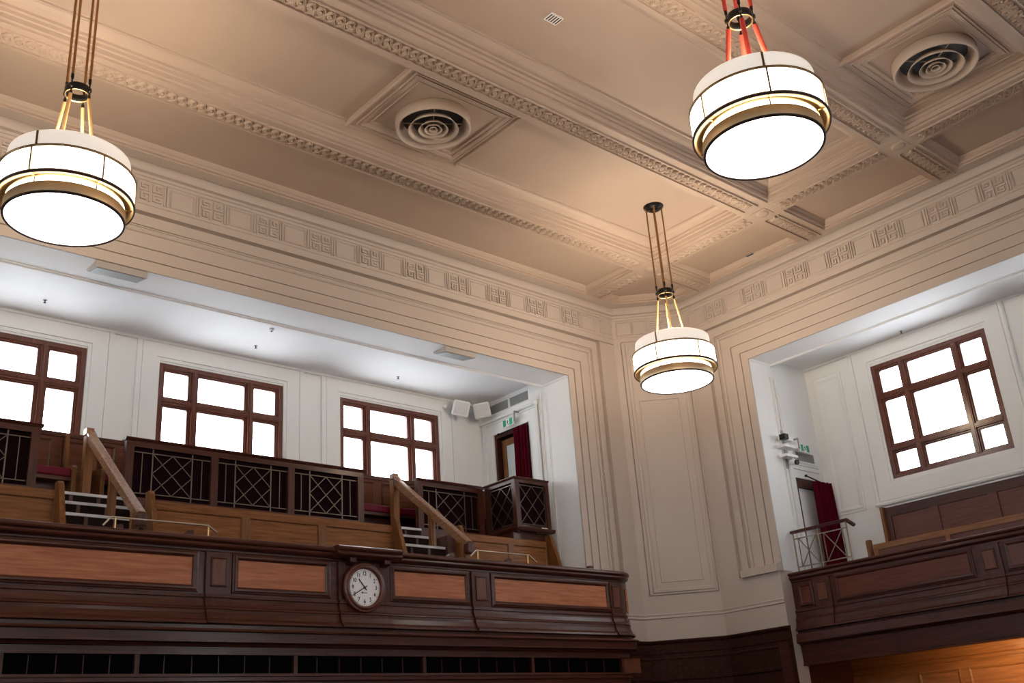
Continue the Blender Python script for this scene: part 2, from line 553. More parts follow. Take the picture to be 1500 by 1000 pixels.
# frieze ornaments
def fret():
    g = MB()
    wb, t = .0125, .017
    sx, sz = .128, .108
    def seg(a, b):
        x0, x1 = sorted((a[0] * sx, b[0] * sx))
        z0, z1 = sorted((a[1] * sz, b[1] * sz))
        g.box(x0 - wb * .8, x1 + wb * .8, -t, .002, z0 - wb * .8, z1 + wb * .8)
    base = [(.16, 1), (.16, .2), (.86, .2), (.86, .84), (.52, .84), (.52, .54)]
    for k in range(4):
        pts = []
        for x, z in base:
            for _ in range(k):
                x, z = -z, x
            pts.append((x, z))
        for a, b in zip(pts[:-1], pts[1:]):
            seg(a, b)
    for x in (-.185, -.155, .155, .185):
        g.box(x - .009, x + .009, -t, .002, -.122, .122)
    return g
def blank(wd, hg):
    g = MB()
    g.sweep([(-wd / 2, 0, -hg / 2), (-wd / 2, 0, hg / 2), (wd / 2, 0, hg / 2), (wd / 2, 0, -hg / 2)], (0, -1, 0),
            [(-.016, .002), (-.016, -.001), (-.008, .012), (0, .012), (.004, -.002)], closed=True)
    return g
FRm = fret().mesh('fret_ornament', BEIGE)
BLm = blank(.285, .225).mesh('frieze_panel', BEIGE)
BSm = blank(.24, .225).mesh('frieze_panel', BEIGE)
ZF = 6.088
for k in range(-8, 6):
    x = 6.795 + .721 * k
    share(FRm, 'fret_ornament', wall_left, (x, YW, ZF))
    share(BLm, 'frieze_panel', wall_left, (x + .36, YW, ZF))
o = share(BSm, 'frieze_panel', wall_left, (11.12, YW, ZF))
for s_, me in ((.18, BSm), (.43, BSm), (.70, FRm), (.98, BSm)):
    p = chp(s_, ZF)
    o = share(me, 'fret_ornament' if me is FRm else 'frieze_panel', wall_corner, p)
    o.rotation_euler = (0, 0, -PI / 4)
for k in range(-5, 7):
    y = 4.19 + .725 * k
    o = share(FRm, 'fret_ornament', wall_right, (XW, y, ZF))
    o.rotation_euler = (0, 0, -PI / 2)
    o = share(BLm, 'frieze_panel', wall_right, (XW, y + .3625, ZF))
    o.rotation_euler = (0, 0, -PI / 2)

# walls behind the eye, unseen; their window openings are added to light the room
def pierced(mb, a0, a1, wins, z0, z1, put):
    cuts = [a0] + [v for w_ in wins for v in w_] + [a1]
    for i in range(0, len(cuts), 2):
        put(mb, cuts[i], cuts[i + 1], -1.6, 6.7)
    for p, q_ in wins:
        put(mb, p, q_, -1.6, z0)
        put(mb, p, q_, z1, 6.7)
    return mb
wb_ = pierced(MB(), X0 - .3, 12.5, [(.2, 2.0), (5.5, 7.3)], 3.0, 5.1, lambda m, p, q_, za, zb: m.box(p, q_, Y0 - .3, Y0, za, zb))
struct(wb_.build('wall_back', BEIGE))
ws_ = pierced(MB(), Y0, 10, [(-5, -3), (0, 2)], 3.0, 5.1, lambda m, p, q_, za, zb: m.box(X0 - .3, X0, p, q_, za, zb))
struct(ws_.build('wall_side', BEIGE))

# ================================================================== windows
def window(name, c, axis, wd, z0, z1, rows, parent_label=None):
    """wood window: c = centre along the wall (x, y of the glass plane); axis of the wall 'X' or 'Y' (looking outwards is +y or +x)"""
    root = thing(name, (c[0], c[1], z0), None, None, kind='structure')
    def P(u, d, z):           # u along the wall, d inwards (towards the room)
        return (c[0] + u, c[1] - d, z) if axis == 'X' else (c[0] - d, c[1] - u, z)
    def bx(mb, u0, u1, d0, d1, za, zb):
        a, b = P(u0, d0, za), P(u1, d1, zb)
        return mb.box(a[0], b[0], a[1], b[1], a[2], b[2])
    h = wd / 2
    fr = MB()
    for a, b, za, zb in ((-h, -h + .055, z0, z1), (h - .055, h, z0, z1), (-h + .055, h - .055, z1 - .055, z1), (-h + .055, h - .055, z0, z0 + .05)):
        bx(fr, a, b, -.05, .055, za, zb)
    fr.build('frame', WINX, root)
    mu = [-.398, .398]
    for u in mu:
        m = MB()
        bx(m, u - .030, u + .030, -.05, .062, z0 + .05, z1 - .055)
        bx(m, u - .018, u + .018, .062, .072, z0 + .05, z1 - .055)
        m.build('mullion', WINX, root)
    cols = [(-h + .055, mu[0] - .03), (mu[0] + .03, mu[1] - .03), (mu[1] + .03, h - .055)]
    zs_ = [z0 + .05] + [v for r in sorted(rows) for v in (r - .030, r + .030)] + [z1 - .055]
    for r in rows:
        for a, b in cols:
            m = MB()
            bx(m, a, b, -.05, .06, r - .030, r + .030)
            bx(m, a, b, .06, .068, r - .016, r + .016)
            m.build('transom', WINX, root)
    for a, b in cols:
        for i in range(0, len(zs_), 2):
            za, zb = zs_[i], zs_[i + 1]
            sash = MB()
            for t, d0, d1 in ((.022, -.04, .030), (.040, -.031, .012)):
                for u0, u1, v0, v1 in ((a - .004, a + t, za - .004, zb + .004), (b - t, b + .004, za - .004, zb + .004), (a + t - .001, b - t + .001, zb - t, zb + .004), (a + t - .001, b - t + .001, za - .004, za + t)):
                    bx(sash, u0, u1, d0, d1, v0, v1)
            s_ = sash.build('sash', WINX, root)
            pn = MB()
            bx(pn, a + .03, b - .03, -.012, -.006, za + .03, zb - .03)
            pn.build('pane', PANE, s_)
    return root

YB, XB = 12.05, 13.60
WZ0, WZ1 = 3.315, 5.008
WCX = [3.212, 5.89, 8.567]
for i, x in enumerate(WCX):
    window('window_%d' % (i + 1), (x, YB + .06), 'X', 1.765, WZ0, WZ1, [4.509, 3.735])
window('window_4', (XB + .06, 6.20), 'Y', 1.73, 3.30, 4.982, [4.495, 3.724])
window('window_5', (XB + .06, 3.30), 'Y', 1.73, 3.30, 4.982, [4.495, 3.724])

# ================================================================== long gallery room
ZG = 5.295
GX0 = X0
gb = MB()
edges = [GX0]
for x in WCX:
    edges += [x - .885, x + .885]
edges += [10.62]
for i in range(0, len(edges), 2):
    gb.box(edges[i], edges[i + 1], YB, YB + .3, 1.2, 5.5)
for x in WCX:
    gb.box(x - .885, x + .885, YB, YB + .3, 1.2, WZ0)
    gb.box(x - .885, x + .885, YB, YB + .3, WZ1, 5.5)
wall_gback = struct(gb.build('wall_gallery_back', WHITE))
# raised plaster fields and beads round the windows
for x in WCX:
    f = MB()
    f.sweep([(x - .93, YB, 3.0), (x - .93, YB, 5.077), (x + .93, YB, 5.077), (x + .93, YB, 3.0)], (0, -1, 0),
            [(-.045, -.002), (-.045, .012), (0, .012), (0, .03), (.006, .03), (.19, .03), (.192, .018), (.20, .018), (.20, .034), (.262, .034), (.262, -.002)])
    f.build('window_surround', WHITE, wall_gback)
MB().box(GX0, 10.6, YB - .045, YB, 5.262, ZG + .02).build('picture_rail', WHITE, wall_gback)
# ceiling and soffit beam
struct(MB().box(GX0, 10.62, 10.5, YB + .3, ZG, ZG + .25).build('ceiling_gallery', GCEIL))
sf = MB().box(GX0, XJ + .3, 10.022, 10.56, ZL, 5.50)
beam_o = struct(sf.build('soffit_gallery', GCEIL))
MB().sweep([(XJ, 10.03, 0), (XJ, 10.565, 0), (GX0, 10.565, 0)], ZU, [(-.02, ZL + .01), (.030, ZL + .002), (.036, ZL - .010), (.026, ZL - .014), (.022, ZL - .004), (.012, ZL - .004), (.010, ZL - .018), (0, ZL - .020), (-.02, ZL - .02)], caps=True).build('soffit_bead', GCEIL, beam_o)
# end wall with the door
DY0, DY1, DZ = 10.93, 11.76, 4.735
ew = MB()
ew.box(XJ, XJ + .3, 10.022, 10.56, 1.2, ZL + .05)
ew.box(XJ + .012, XJ + .3, 10.56, DY0, 1.2, ZG + .05)
ew.box(XJ + .012, XJ + .3, DY1, YB + .05, 1.2, ZG + .05)
ew.box(XJ + .012, XJ + .3, DY0, DY1, DZ, ZG + .05)
wall_gend = struct(ew.build('wall_gallery_end', WHITE))
b_ = MB()
for y in (10.50, 10.525, 10.64, 10.665):
    b_.box(XJ - .010, XJ + .02, y - .006, y + .006, 1.5, 5.11)
b_.build('pilaster_bead', WHITE, wall_gend)
# door architrave
MB().sweep([(XJ + .012, DY1, 3.0), (XJ + .012, DY1, DZ), (XJ + .012, DY0, DZ), (XJ + .012, DY0, 3.0)], (-1, 0, 0),
           [(-.005, -.05), (-.005, .018), (.02, .022), (.16, .022), (.165, .012), (.172, .012), (.175, .03), (.20, .03), (.205, 0)][::1]).build('door_architrave', WHITE, wall_gend)
MB().tube([(XJ - .02, 10.72, 4.968), (XJ - .02, 12.03, 4.968)], .024, 10).tube([(XJ - .02, 10.72, 3.0), (XJ - .02, 10.72, 4.968)], .018, 10).lathe((XJ - .035, 10.72, 4.968), [(.001, -.02), (.04, -.02), (.042, .03), (.001, .03)], 14, 'X').build('picture_moulding', WHITE, wall_gend)
# the door itself
dr = thing('door_1', (XJ + .15, (DY0 + DY1) / 2, 3.0), None, None, kind='structure')
MB().box(XJ + .02, XJ + .28, DY1 - .05, DY1, 2.9, DZ).box(XJ + .02, XJ + .28, DY0, DY0 + .05, 2.9, DZ).box(XJ + .02, XJ + .28, DY0 + .05, DY1 - .05, DZ - .07, DZ).build('door_frame', DARKZ, dr)
lf = MB()
xa, xb = XJ + .10, XJ + .145
lf.box(xa, xb, DY1 - .17, DY1 - .08, 2.9, DZ - .10).box(xa, xb, DY0 + .05, DY0 + .16, 2.9, DZ - .10).box(xa, xb, DY0 + .16, DY1 - .17, DZ - .20, DZ - .10)
lf.build('door_leaf', OAKZ, dr)
MB().box(xa + .015, xa + .022, DY0 + .16, DY1 - .17, 2.9, DZ - .20).build('door_pane', FROST, dr)
MB().box(XJ + .28, XJ + .30, DY0 - .05, DY1 + .05, 2.9, DZ + .05).build('door_backing', BLACK, dr)

# gallery floor tiers (dark, mostly hidden)
gf = MB()
gf.box(GX0, 10.6, 9.66, 12.3, 1.22, 1.50)
for a, b in ((GX0, 3.42), (4.36, 7.52), (8.43, XJ)):
    gf.box(a, b, 10.66, 11.30, 1.5, 2.80)
gf.box(GX0, XJ, 11.30, YB, 1.5, 3.0)
struct(gf.build('floor_gallery', CARPET))

# wainscot under the gallery windows
wn = struct(MB().box(GX0, 10.30, 11.985, YB, 3.0, 3.872).build('wall_wainscot', WAIN))
c = MB().box(GX0, 10.30, 11.965, YB - .001, 3.835, 3.885)
c.build('wainscot_cap', DARKX, wn)
x = .2
while x < 10.1:
    MB().sweep([(x, 11.985, 3.40), (x, 11.985, 3.79), (min(x + .60, 10.2), 11.985, 3.79), (min(x + .60, 10.2), 11.985, 3.40)], (0, -1, 0), [(-.02, -.001), (-.02, .004), (0, .012), (.012, .012), (.014, -.001)], closed=True).build('panel_moulding', DARKX, wn)
    x += .74

# ================================================================== side gallery room
ZG2, YE = 5.275, 8.155
gb2 = MB()
WY = [6.20, 3.30]
eds = [YE + .3, 6.20 + .865, 6.20 - .865, 3.30 + .865, 3.30 - .865, Y0]
for i in range(0, 6, 2):
    gb2.box(XB, XB + .3, eds[i + 1], eds[i], 1.2, 5.5)
for y in WY:
    gb2.box(XB, XB + .3, y - .865, y + .865, 1.2, 3.30)
    gb2.box(XB, XB + .3, y - .865, y + .865, 4.982, 5.5)
wall_sback = struct(gb2.build('wall_side_back', WHITE))
for y in WY:
    MB().sweep([(XB, y + .90, 3.235), (XB, y + .90, 5.055), (XB, y - .90, 5.055), (XB, y - .90, 3.235)], (-1, 0, 0),
               [(-.035, -.002), (-.035, .012), (0, .012), (0, .026), (.006, .03), (.21, .03), (.212, .016), (.222, .016), (.225, .04), (.265, .045), (.28, .03), (.28, -.002)], closed=True).build('window_surround', WHITE, wall_sback)
MB().box(XB - .04, XB, Y0, YE, 5.245, ZG2 + .02).build('picture_rail', WHITE, wall_sback)
MB().sweep([(XB, 7.98, 3.03), (XB, 7.98, 5.02), (XB, 7.62, 5.02), (XB, 7.62, 3.03)], (-1, 0, 0), [(-.03, -.002), (-.03, .006), (0, .016), (.02, .016), (.022, .006), (.05, .006), (.05, .016), (.062, .016), (.064, -.002)], closed=True).build('panel_moulding', WHITE, wall_sback)
MB().sweep([(XB, 7.40, 0), (XB, Y0, 0)], ZU, [(-.0, 3.0)] + [(-.002, 3.01), (-.045, 3.0), (-.05, 2.985), (-.03, 2.965), (-.002, 2.96)]).build('sill_moulding', WHITE, wall_sback)
struct(MB().box(12.5, XB + .3, Y0, YE + .3, ZG2, ZG2 + .25).build('ceiling_side', GCEIL))
sb = struct(MB().box(12.159, 12.66, Y0, YE, ZL, 5.5).build('soffit_side', GCEIL))
MB().sweep([(12.665, Y0, 0), (12.665, YJ, 0), (12.17, YJ, 0)], ZU, [(-.02, ZL + .01), (.030, ZL + .002), (.036, ZL - .010), (.026, ZL - .014), (.022, ZL - .004), (.012, ZL - .004), (.010, ZL - .018), (0, ZL - .020), (-.02, ZL - .02)]).build('soffit_bead', GCEIL, sb)
# end wall with door
EX0, EX1, EZ = 12.86, 13.42, 3.50
we = MB()
we.box(12.159, 12.66, YJ, YJ + .3, 2.13, ZL + .05).box(12.37, 12.66, YJ, YJ + .3, 1.2, 2.13)
we.box(12.66, EX0, YE, YJ + .3, 1.2, ZG2 + .05).box(EX1, XB + .05, YE, YJ + .3, 1.2, ZG2 + .05).box(EX0, EX1, YE, YJ + .3, EZ, ZG2 + .05)
wall_send = struct(we.build('wall_side_end', WHITE))
b_ = MB()
for x in (12.60, 12.63, 12.72, 12.745):
    b_.box(x - .006, x + .006, YJ - .012, YJ + .03, 2.0, 4.98)
for z in (3.735, 3.70, 3.63):
    b_.box(12.86, 13.50, YE - .018, YE + .02, z - .006, z + .006)
b_.build('pilaster_bead', WHITE, wall_send)
dr = thing('door_2', ((EX0 + EX1) / 2, YE + .15, 2.0), None, None, kind='structure')
MB().box(EX0, EX0 + .04, YE + .005, YE + .28, 1.5, EZ).box(EX1 - .04, EX1, YE + .005, YE + .28, 1.5, EZ).box(EX0 + .04, EX1 - .04, YE + .005, YE + .28, EZ - .13, EZ).build('door_frame', DARKZ, dr)
MB().box(EX0 + .04, EX1 - .04, YE + .06, YE + .075, 1.5, EZ - .13).build('door_pane', plain('pale_door_glass', (.80, .82, .83), .2), dr)
sg = struct(MB().box(12.31, XB, Y0, YE, 1.2, 1.55).build('floor_side', CARPET))

# ================================================================== ceiling vents and small ceiling fittings
def ring(mb, c, r0, z0, r1, z1, t=.012):
    mb.lathe(c, [(r0, z0), (r1, z1), (r1 + t, z1), (r0 + t, z0)], 56, closed=True)
def round_vent(x, y, px0, px1, py0, py1, r, label):
    zp = 6.56
    root = thing('round_vent', (x, y, zp), label, 'vent', 'round air vents in the coffers')
    # the plaster frame that carries the vent belongs to the ceiling
    zq = zp + .028
    MB().box(px0, px1, py0 - .20, py1 + .22, zq, ZS + .02).build('vent_panel', CEIL, ceil_o)
    MB().sweep([(px0, py0, 0), (px1, py0, 0), (px1, py1, 0), (px0, py1, 0)], ZU,
               [(-.012, ZS + .01), (-.012, zp + .012), (.0, zp - .004), (.022, zp - .004), (.024, zp + .014), (.075, zp + .016), (.077, zp - .002), (.090, zp - .002), (.092, zp + .010), (.106, zp + .010), (.108, zp - .004), (.150, zp + .004), (.156, zp + .016), (.186, zp + .016), (.190, zp + .008), (.205, zp + .008), (.215, zq + .002)], closed=True).build('vent_panel_moulding', CEIL, ceil_o)
    zp = zq
    MB().lathe((x, y, zp), [(r * .96, 0), (r, -.012), (r, -.128), (r * .985, -.138), (r * .955, -.138), (r * .94, -.128), (r * .80, -.0), (r * .80, .0)], 64).build('housing', VENTP, root)
    for ra, rb, za, zb in ((.66, .52, -.141, -.055), (.385, .27, -.141, -.08), (.225, .15, -.141, -.095), (.105, .07, -.141, -.11)):
        m = MB()
        ring(m, (x, y, zp), r * ra, za, r * rb, zb, .006)
        m.build('cone_ring', VENTP, root)
    m = MB()
    for k in range(4):
        a = PI / 4 + k * PI / 2 + .2
        m.bar((x + .03 * math.cos(a), y + .03 * math.sin(a), zp - .055), (x + r * .8 * math.cos(a), y + r * .8 * math.sin(a), zp - .055), .006, .012)
    m.build('spoke', VENTP, root)
    MB().lathe((x, y, zp), [(r * .82, -.004), (.001, -.004)], 40).build('duct_opening', BLACK, root)
round_vent(6.055, 7.575, 5.33, 6.83, 6.90, 8.185, .412, 'round cone air vent in the ceiling coffer beside the long guilloche beams')
round_vent(9.69, 3.61, 8.95, 10.345, 2.97, 4.285, .428, 'round cone air vent in the coffer nearest the side gallery wall')

v = thing('slot_vent', (6.01, 5.58, ZS), 'small square slotted vent alone on the flat ceiling coffer', 'vent')
MB().box(5.93, 6.09, 5.52, 5.64, ZS - .012, ZS).build('vent_plate', WPAINT, v)
for k in range(5):
    MB().box(5.945 + k * .03, 5.957 + k * .03, 5.535, 5.625, ZS - .014, ZS - .0115).build('slot', BLACK, v)
for x, y, lab in ((11.73, 7.54, 'small dark ceiling vent in the wall coffer behind the farthest pendant'), (11.76, 3.62, 'small dark ceiling vent in the coffer above the side gallery opening')):
    v = thing('slot_vent', (x, y, ZT), lab, 'vent')
    MB().box(x - .03, x + .03, y - .06, y + .06, ZT - .010, ZT).build('vent_plate', GREYM, v)
    MB().box(x - .015, x + .015, y - .05, y + .05, ZT - .013, ZT - .0095).build('slot', BLACK, v)

# ================================================================== pendant lamps
def pendant(x, y, z0, label, upper, lower, rr, ztop=ZS, rot=0.0, rods=0.0):
    root = thing('pendant_lamp', (x, y, z0), label, 'lamp', 'large drum pendant lamps')
    c = (x, y, z0)
    n = 72
    MB().lathe(c, [(.001, .004), (.436, .004), (.436, .012), (.001, .012)], n).build('glass_disc', LAMPG, root)
    MB().lathe(c, [(.436, .000), (.447, .000), (.449, .010), (.449, .090), (.446, .094), (.440, .094), (.438, .012)], n, closed=True).build('brass_band', SATIN, root)
    MB().lathe(c, [(.433, -.007), (.449, -.007), (.4515, .0), (.4515, .008), (.433, .003)], n, closed=True).build('dark_rim', RIM, root)
    MB().lathe(c, [(.502, .135), (.513, .133), (.5165, .140), (.5165, .152), (.502, .142)], n, closed=True).build('dark_rim', RIM, root)
    MB().lathe(c, [(.430, .094), (.430, .152)], n).build('glass_neck', LAMPG, root)
    # underside tray with dark rim
    tray = MB().lathe(c, [(.432, .140), (.440, .136), (.446, .150), (.492, .150), (.498, .140), (.510, .138), (.514, .146), (.514, .160), (.432, .160)], n, closed=True).build('brass_tray', BRASS, root)
    dr_ = MB().lathe(c, [(.505, .160), (.505, .365)], n).build('glass_drum', LAMPG, root)
    MB().lathe(c, [(.455, .360), (.508, .358), (.515, .364), (.515, .376), (.508, .380), (.455, .380)], n, closed=True).build('brass_rim', BRASSD, root)
    collar = MB().lathe(c, [(.458, .380), (.462, .50), (.458, .535), (.448, .540), (.444, .52), (.446, .380)], n).build('glass_collar', LAMPT, root)
    for k in range(6):
        a = rot + k * PI / 3
        ca, sa = math.cos(a), math.sin(a)
        MB().bar((x + .509 * ca, y + .509 * sa, z0 + .155), (x + .509 * ca, y + .509 * sa, z0 + .365), .013, .012, (ca, sa, 0)).build('rib', BRASSD, dr_)
        MB().bar((x + .433 * ca, y + .433 * sa, z0 + .092), (x + .433 * ca, y + .433 * sa, z0 + .150), .010, .010, (ca, sa, 0)).bar((x + .44 * ca, y + .44 * sa, z0 + .149), (x + .50 * ca, y + .50 * sa, z0 + .149), .014, .008).build('bracket', BRASS, tray)
    for k in range(3):
        a = rot + PI + k * 2 * PI / 3
        ca, sa = math.cos(a), math.sin(a)
        MB().bar((x + .462 * ca, y + .462 * sa, z0 + .378), (x + .463 * ca, y + .463 * sa, z0 + .53), .016, .008, (ca, sa, 0)).build('collar_strap', BRASSD, collar)
    zr = 1.20
    iring = MB().lathe((x, y, z0 + zr), [(.083, -.03), (.098, -.034), (.102, -.02), (.102, .03), (.098, .038), (.084, .034)], 32, closed=True).build('iron_ring', IRON, root)
    MB().lathe((x, y, z0 + zr), [(.088, -.0335), (.099, -.0365), (.099, -.033), (.088, -.030)], 32, closed=True).build('ring_edge', BRASS, iring)
    for k in range(4):
        a = rods + k * PI / 2
        ca, sa = math.cos(a), math.sin(a)
        p = lambda r_, h: (x + r_ * ca, y + r_ * sa, z0 + h)
        MB().tube([p(.100, zr + .10), p(.100, ztop - z0 - .03)], rr, 10).build('upper_rod', upper, root)
        MB().tube([p(.104, zr - .085), p(.205, .42)], rr * 1.25, 10).build('lower_rod', lower, root)
        j = MB().tube([p(.102, zr + .03), p(.1015, zr + .055), p(.100, zr + .07), p(.100, zr + .11)], [.007, .006, .013, .013], 8)
        j.tube([p(.102, zr - .03), p(.1015, zr - .045), p(.102, zr - .055), p(.1045, zr - .095)], [.007, .006, .013, .013], 8)
        j.lathe(p(.104, zr), [(.001, -.02), (.016, -.016), (.018, 0), (.016, .016), (.001, .02)], 8).build('swivel_joint', IRON, iring)
    MB().lathe((x, y, ztop), [(.001, -.075), (.030, -.075), (.055, -.060), (.060, -.045), (.095, -.040), (.105, -.022), (.130, -.012), (.135, 0), (.001, 0)], 36).build('ceiling_canopy', IRON, root)
    l = bpy.data.lights.new('pendant_bulb', 'POINT')
    l.energy = LAMP_UP
    l.color = (1.0, 0.77, 0.53)
    l.shadow_soft_size = .18
    lo = bpy.data.objects.new('bulb', l)
    COL.objects.link(lo)
    lo.parent = root
    lo.location = (0, 0, .62)
    return root
pendant(2.303, 7.557, 4.17, 'drum pendant lamp over the long gallery hung on bare gilt rods', BRONZE, GOLD, .011, rot=.708, rods=2.33)
pendant(6.03, 3.60, 4.11, 'drum pendant lamp hung on rods wrapped in red velvet', REDV, REDV, .016, rot=.768, rods=.66)
pendant(9.656, 7.535, 4.17, 'smallest looking drum pendant with its ceiling rose in view by the corner', BRONZE, GOLD, .010, rot=.264, rods=.72)

# ================================================================== long gallery front
YP = 9.60
fr_root = thing('gallery_parapet', (4.0, YP, 1.0), 'long panelled mahogany gallery front below the tiered seats and wall clock', 'balcony')
XE, RA = 10.74, .30
arc = [(XE - RA + RA * math.sin(a), YP + RA - RA * math.cos(a), 0) for a in [i * PI / 16 for i in range(9)]]
path_f = ([(X0, YP, 0)] + arc + [(XE, 9.96, 0)])[::-1]     # room on the left-hand side
def fsweep(prof, name, mat, path=path_f, parent=fr_root):
    return MB().sweep(path, ZU, prof).build(name, mat, parent)
fsweep([(-.24, 2.20), (-.24, 2.256), (.060, 2.256), (.078, 2.250), (.090, 2.235), (.092, 2.218), (.084, 2.204), (.066, 2.200), (.060, 2.194), (.070, 2.186), (.074, 2.172), (.066, 2.158), (.046, 2.150), (.030, 2.140), (-.05, 2.138)], 'coping', DARKX)
fsweep([(-.06, 2.142), (.014, 2.140), (.014, 2.120), (0, 2.112), (0, 1.706), (.018, 1.700), (.020, 1.672), (.008, 1.664), (.010, 1.640), (.022, 1.590), (.040, 1.572), (.046, 1.560), (.038, 1.552), (.042, 1.520), (.062, 1.468), (.088, 1.440), (.094, 1.420), (.086, 1.414), (-.06, 1.414)], 'apron', DARKX)
fsweep([(-.06, 1.414), (.050, 1.412), (.050, 1.372), (.130, 1.366), (.142, 1.352), (.138, 1.340), (.102, 1.334), (.100, 1.256), (.112, 1.252), (.112, 1.244), (.040, 1.240), (.020, 1.214), (-.06, 1.212)], 'cornice', DARKX)
fsweep([(-.06, 1.212), (-.002, 1.212), (0, 1.160), (.012, 1.158), (.012, 1.138), (-.045, 1.136), (-.06, 1.136)], 'fascia', DARKX)
fsweep([(-.06, .966), (.010, .965), (.012, .940), (0, .934), (0, .90), (-.03, .89), (-.03, -1.55), (-.06, -1.55)], 'base_panelling', DARKX)
MB().box(X0, 10.40, YP + .050, YP + .06, .96, 1.14).build('grille_back', SLATE, fr_root)
MB().box(10.40, XE - .02, YP - .002, YP + .06, .96, 1.14).build('end_block', REDZ, fr_root)
for x in (2.78, 3.95, 5.58, 7.19, 8.81, 10.385):
    MB().box(x - .022, x + .022, YP - .004, YP + .06, .962, 1.14).build('grille_stile', DARKZ, fr_root)
x = 1.5
stiles = [1.6, 2.78, 3.95, 5.58, 7.19, 8.81, 10.385]
for a, b in zip(stiles[:-1], stiles[1:]):
    n = 5 if b - a < 1.59 else 6
    for k in range(1, n):
        xx = a + (b - a) * k / n
        MB().box(xx - .004, xx + .004, YP + .036, YP + .05, .966, 1.136).build('grille_bar', DARKZ, fr_root)
    for k in range(n):
        xa_, xb_ = a + (b - a) * k / n, a + (b - a) * (k + 1) / n
        MB().box(xa_ + .012, xb_ - .012, YP + .042, YP + .05, .985, 1.118).build('grille_panel', SLATE, fr_root)

def fpanel(x0, x1, z0, z1, y=YP, mat=REDX, root=fr_root, m=.055):
    MB().box(x0, x1, y - .006, y + .02, z0, z1).build('panel', mat, root)
    MB().sweep([(x0, y, z0), (x0, y, z1), (x1, y, z1), (x1, y, z0)], (0, -1, 0),
               [(-.012, -.001), (-.012, .012), (-.004, .020), (.010, .030), (.026, .030), (.034, .020), (m * .9, .016), (m, -.001)], closed=True).build('panel_moulding', DARKX, root)
fpanel(.4, 4.445, 1.772, 2.062)
fpanel(4.905, 5.935, 1.772, 2.062)
fpanel(6.80, 7.825, 1.772, 2.062)
fpanel(8.262, 10.205, 1.772, 2.062)
MB().box(XE - .03, XE + .004, YP + .12, YP + .28, 1.76, 2.06).build('panel', REDX, fr_root)
pil_prof = [(-.02, 2.112), (.026, 2.112), (.026, 1.706), (.044, 1.700), (.046, 1.672), (.034, 1.664), (.036, 1.640), (.048, 1.590), (.066, 1.572), (.072, 1.560), (.064, 1.552), (.068, 1.520), (.088, 1.468), (.114, 1.440), (.118, 1.420), (-.02, 1.418)]
for a, b in ((4.568, 4.838), (7.906, 8.184), (10.258, 10.46)):
    MB().sweep([(b, YP, 0), (a, YP, 0)], ZU, pil_prof).build('pilaster', DARKZ, fr_root)
    d = (b - a) * .24
    z0_, z1_ = 1.79, 2.045
    MB().box(a + d, b - d, YP - .034, YP - .02, z0_, z1_).build('pilaster_panel', REDZ, fr_root)
    MB().sweep([(a + d, YP - .026, z0_), (a + d, YP - .026, z1_), (b - d, YP - .026, z1_), (b - d, YP - .026, z0_)], (0, -1, 0),
               [(-.004, -.002), (-.004, .008), (.006, .014), (.014, .012), (.018, -.002)], closed=True).build('pilaster_moulding', DARKZ, fr_root)
# clock bay
MB().sweep([(6.735, YP, 0), (6.075, YP, 0)], ZU, pil_prof).build('clock_board', DARKZ, fr_root)
MB().sweep([(6.82, YP, 0), (5.99, YP, 0)], ZU, [(-.02, 2.262), (.150, 2.262), (.172, 2.250), (.180, 2.230), (.170, 2.212), (.152, 2.206), (.160, 2.190), (.164, 2.172), (.150, 2.158), (.120, 2.150), (.10, 2.138), (-.02, 2.138)]).build('clock_coping', DARKX, fr_root)
for x in (6.20, 6.645):
    MB().prism([(x - .04, YP - .02, 2.14), (x - .04, YP - .125, 2.14), (x - .04, YP - .125, 2.10), (x - .04, YP - .09, 2.085), (x - .04, YP - .02, 2.07)], (.08, 0, 0)).build('bracket', DARKZ, fr_root)

# the clock
CX, CZ, CY = 6.375, 1.842, YP - .030
ck = thing('wall_clock', (CX, CY, CZ), 'round white clock in a wooden ring on the gallery front', 'clock')
MB().lathe((CX, CY, CZ), [(.250, .004), (.262, -.012), (.268, -.030), (.262, -.048), (.248, -.055), (.240, -.050), (.236, -.062), (.222, -.070), (.206, -.066), (.198, -.050), (.196, -.030)], 56, 'Y').build('clock_ring', WINX, ck)
MB().lathe((CX, CY, CZ), [(.001, -.034), (.200, -.034), (.200, -.02), (.001, -.02)], 56, 'Y', smooth=False).build('clock_dial', DIAL, ck)
yd = CY - .0355
tick = MB()
for k in range(60):
    a = 2 * PI * k / 60
    r = .0045 if k % 5 == 0 else .0026
    x_, z_ = CX + .183 * math.sin(a), CZ + .183 * math.cos(a)
    tick.box(x_ - r, x_ + r, yd, yd + .002, z_ - r, z_ + r)
tick.build('minute_marks', INK, ck)
for k in range(1, 13):
    a = 2 * PI * k / 12
    cu = bpy.data.curves.new('numeral', 'FONT')
    cu.body = str(k)
    cu.size = .062
    cu.align_x = 'CENTER'
    cu.align_y = 'CENTER'
    cu.extrude = .0008
    cu.offset = .0012
    tmp = bpy.data.objects.new('numeral_text', cu)
    COL.objects.link(tmp)
    me = bpy.data.meshes.new_from_object(tmp)
    bpy.data.objects.remove(tmp)
    bpy.data.curves.remove(cu)
    me.name = 'numeral'
    me.materials.clear()
    me.materials.append(INK)
    ob = bpy.data.objects.new('numeral', me)
    ob.parent = ck
    ob.location = (.148 * math.sin(a), -.0372, .148 * math.cos(a))
    ob.rotation_euler = (PI / 2, 0, 0)
    ob.scale = (.82, 1, 1)
    COL.objects.link(ob)
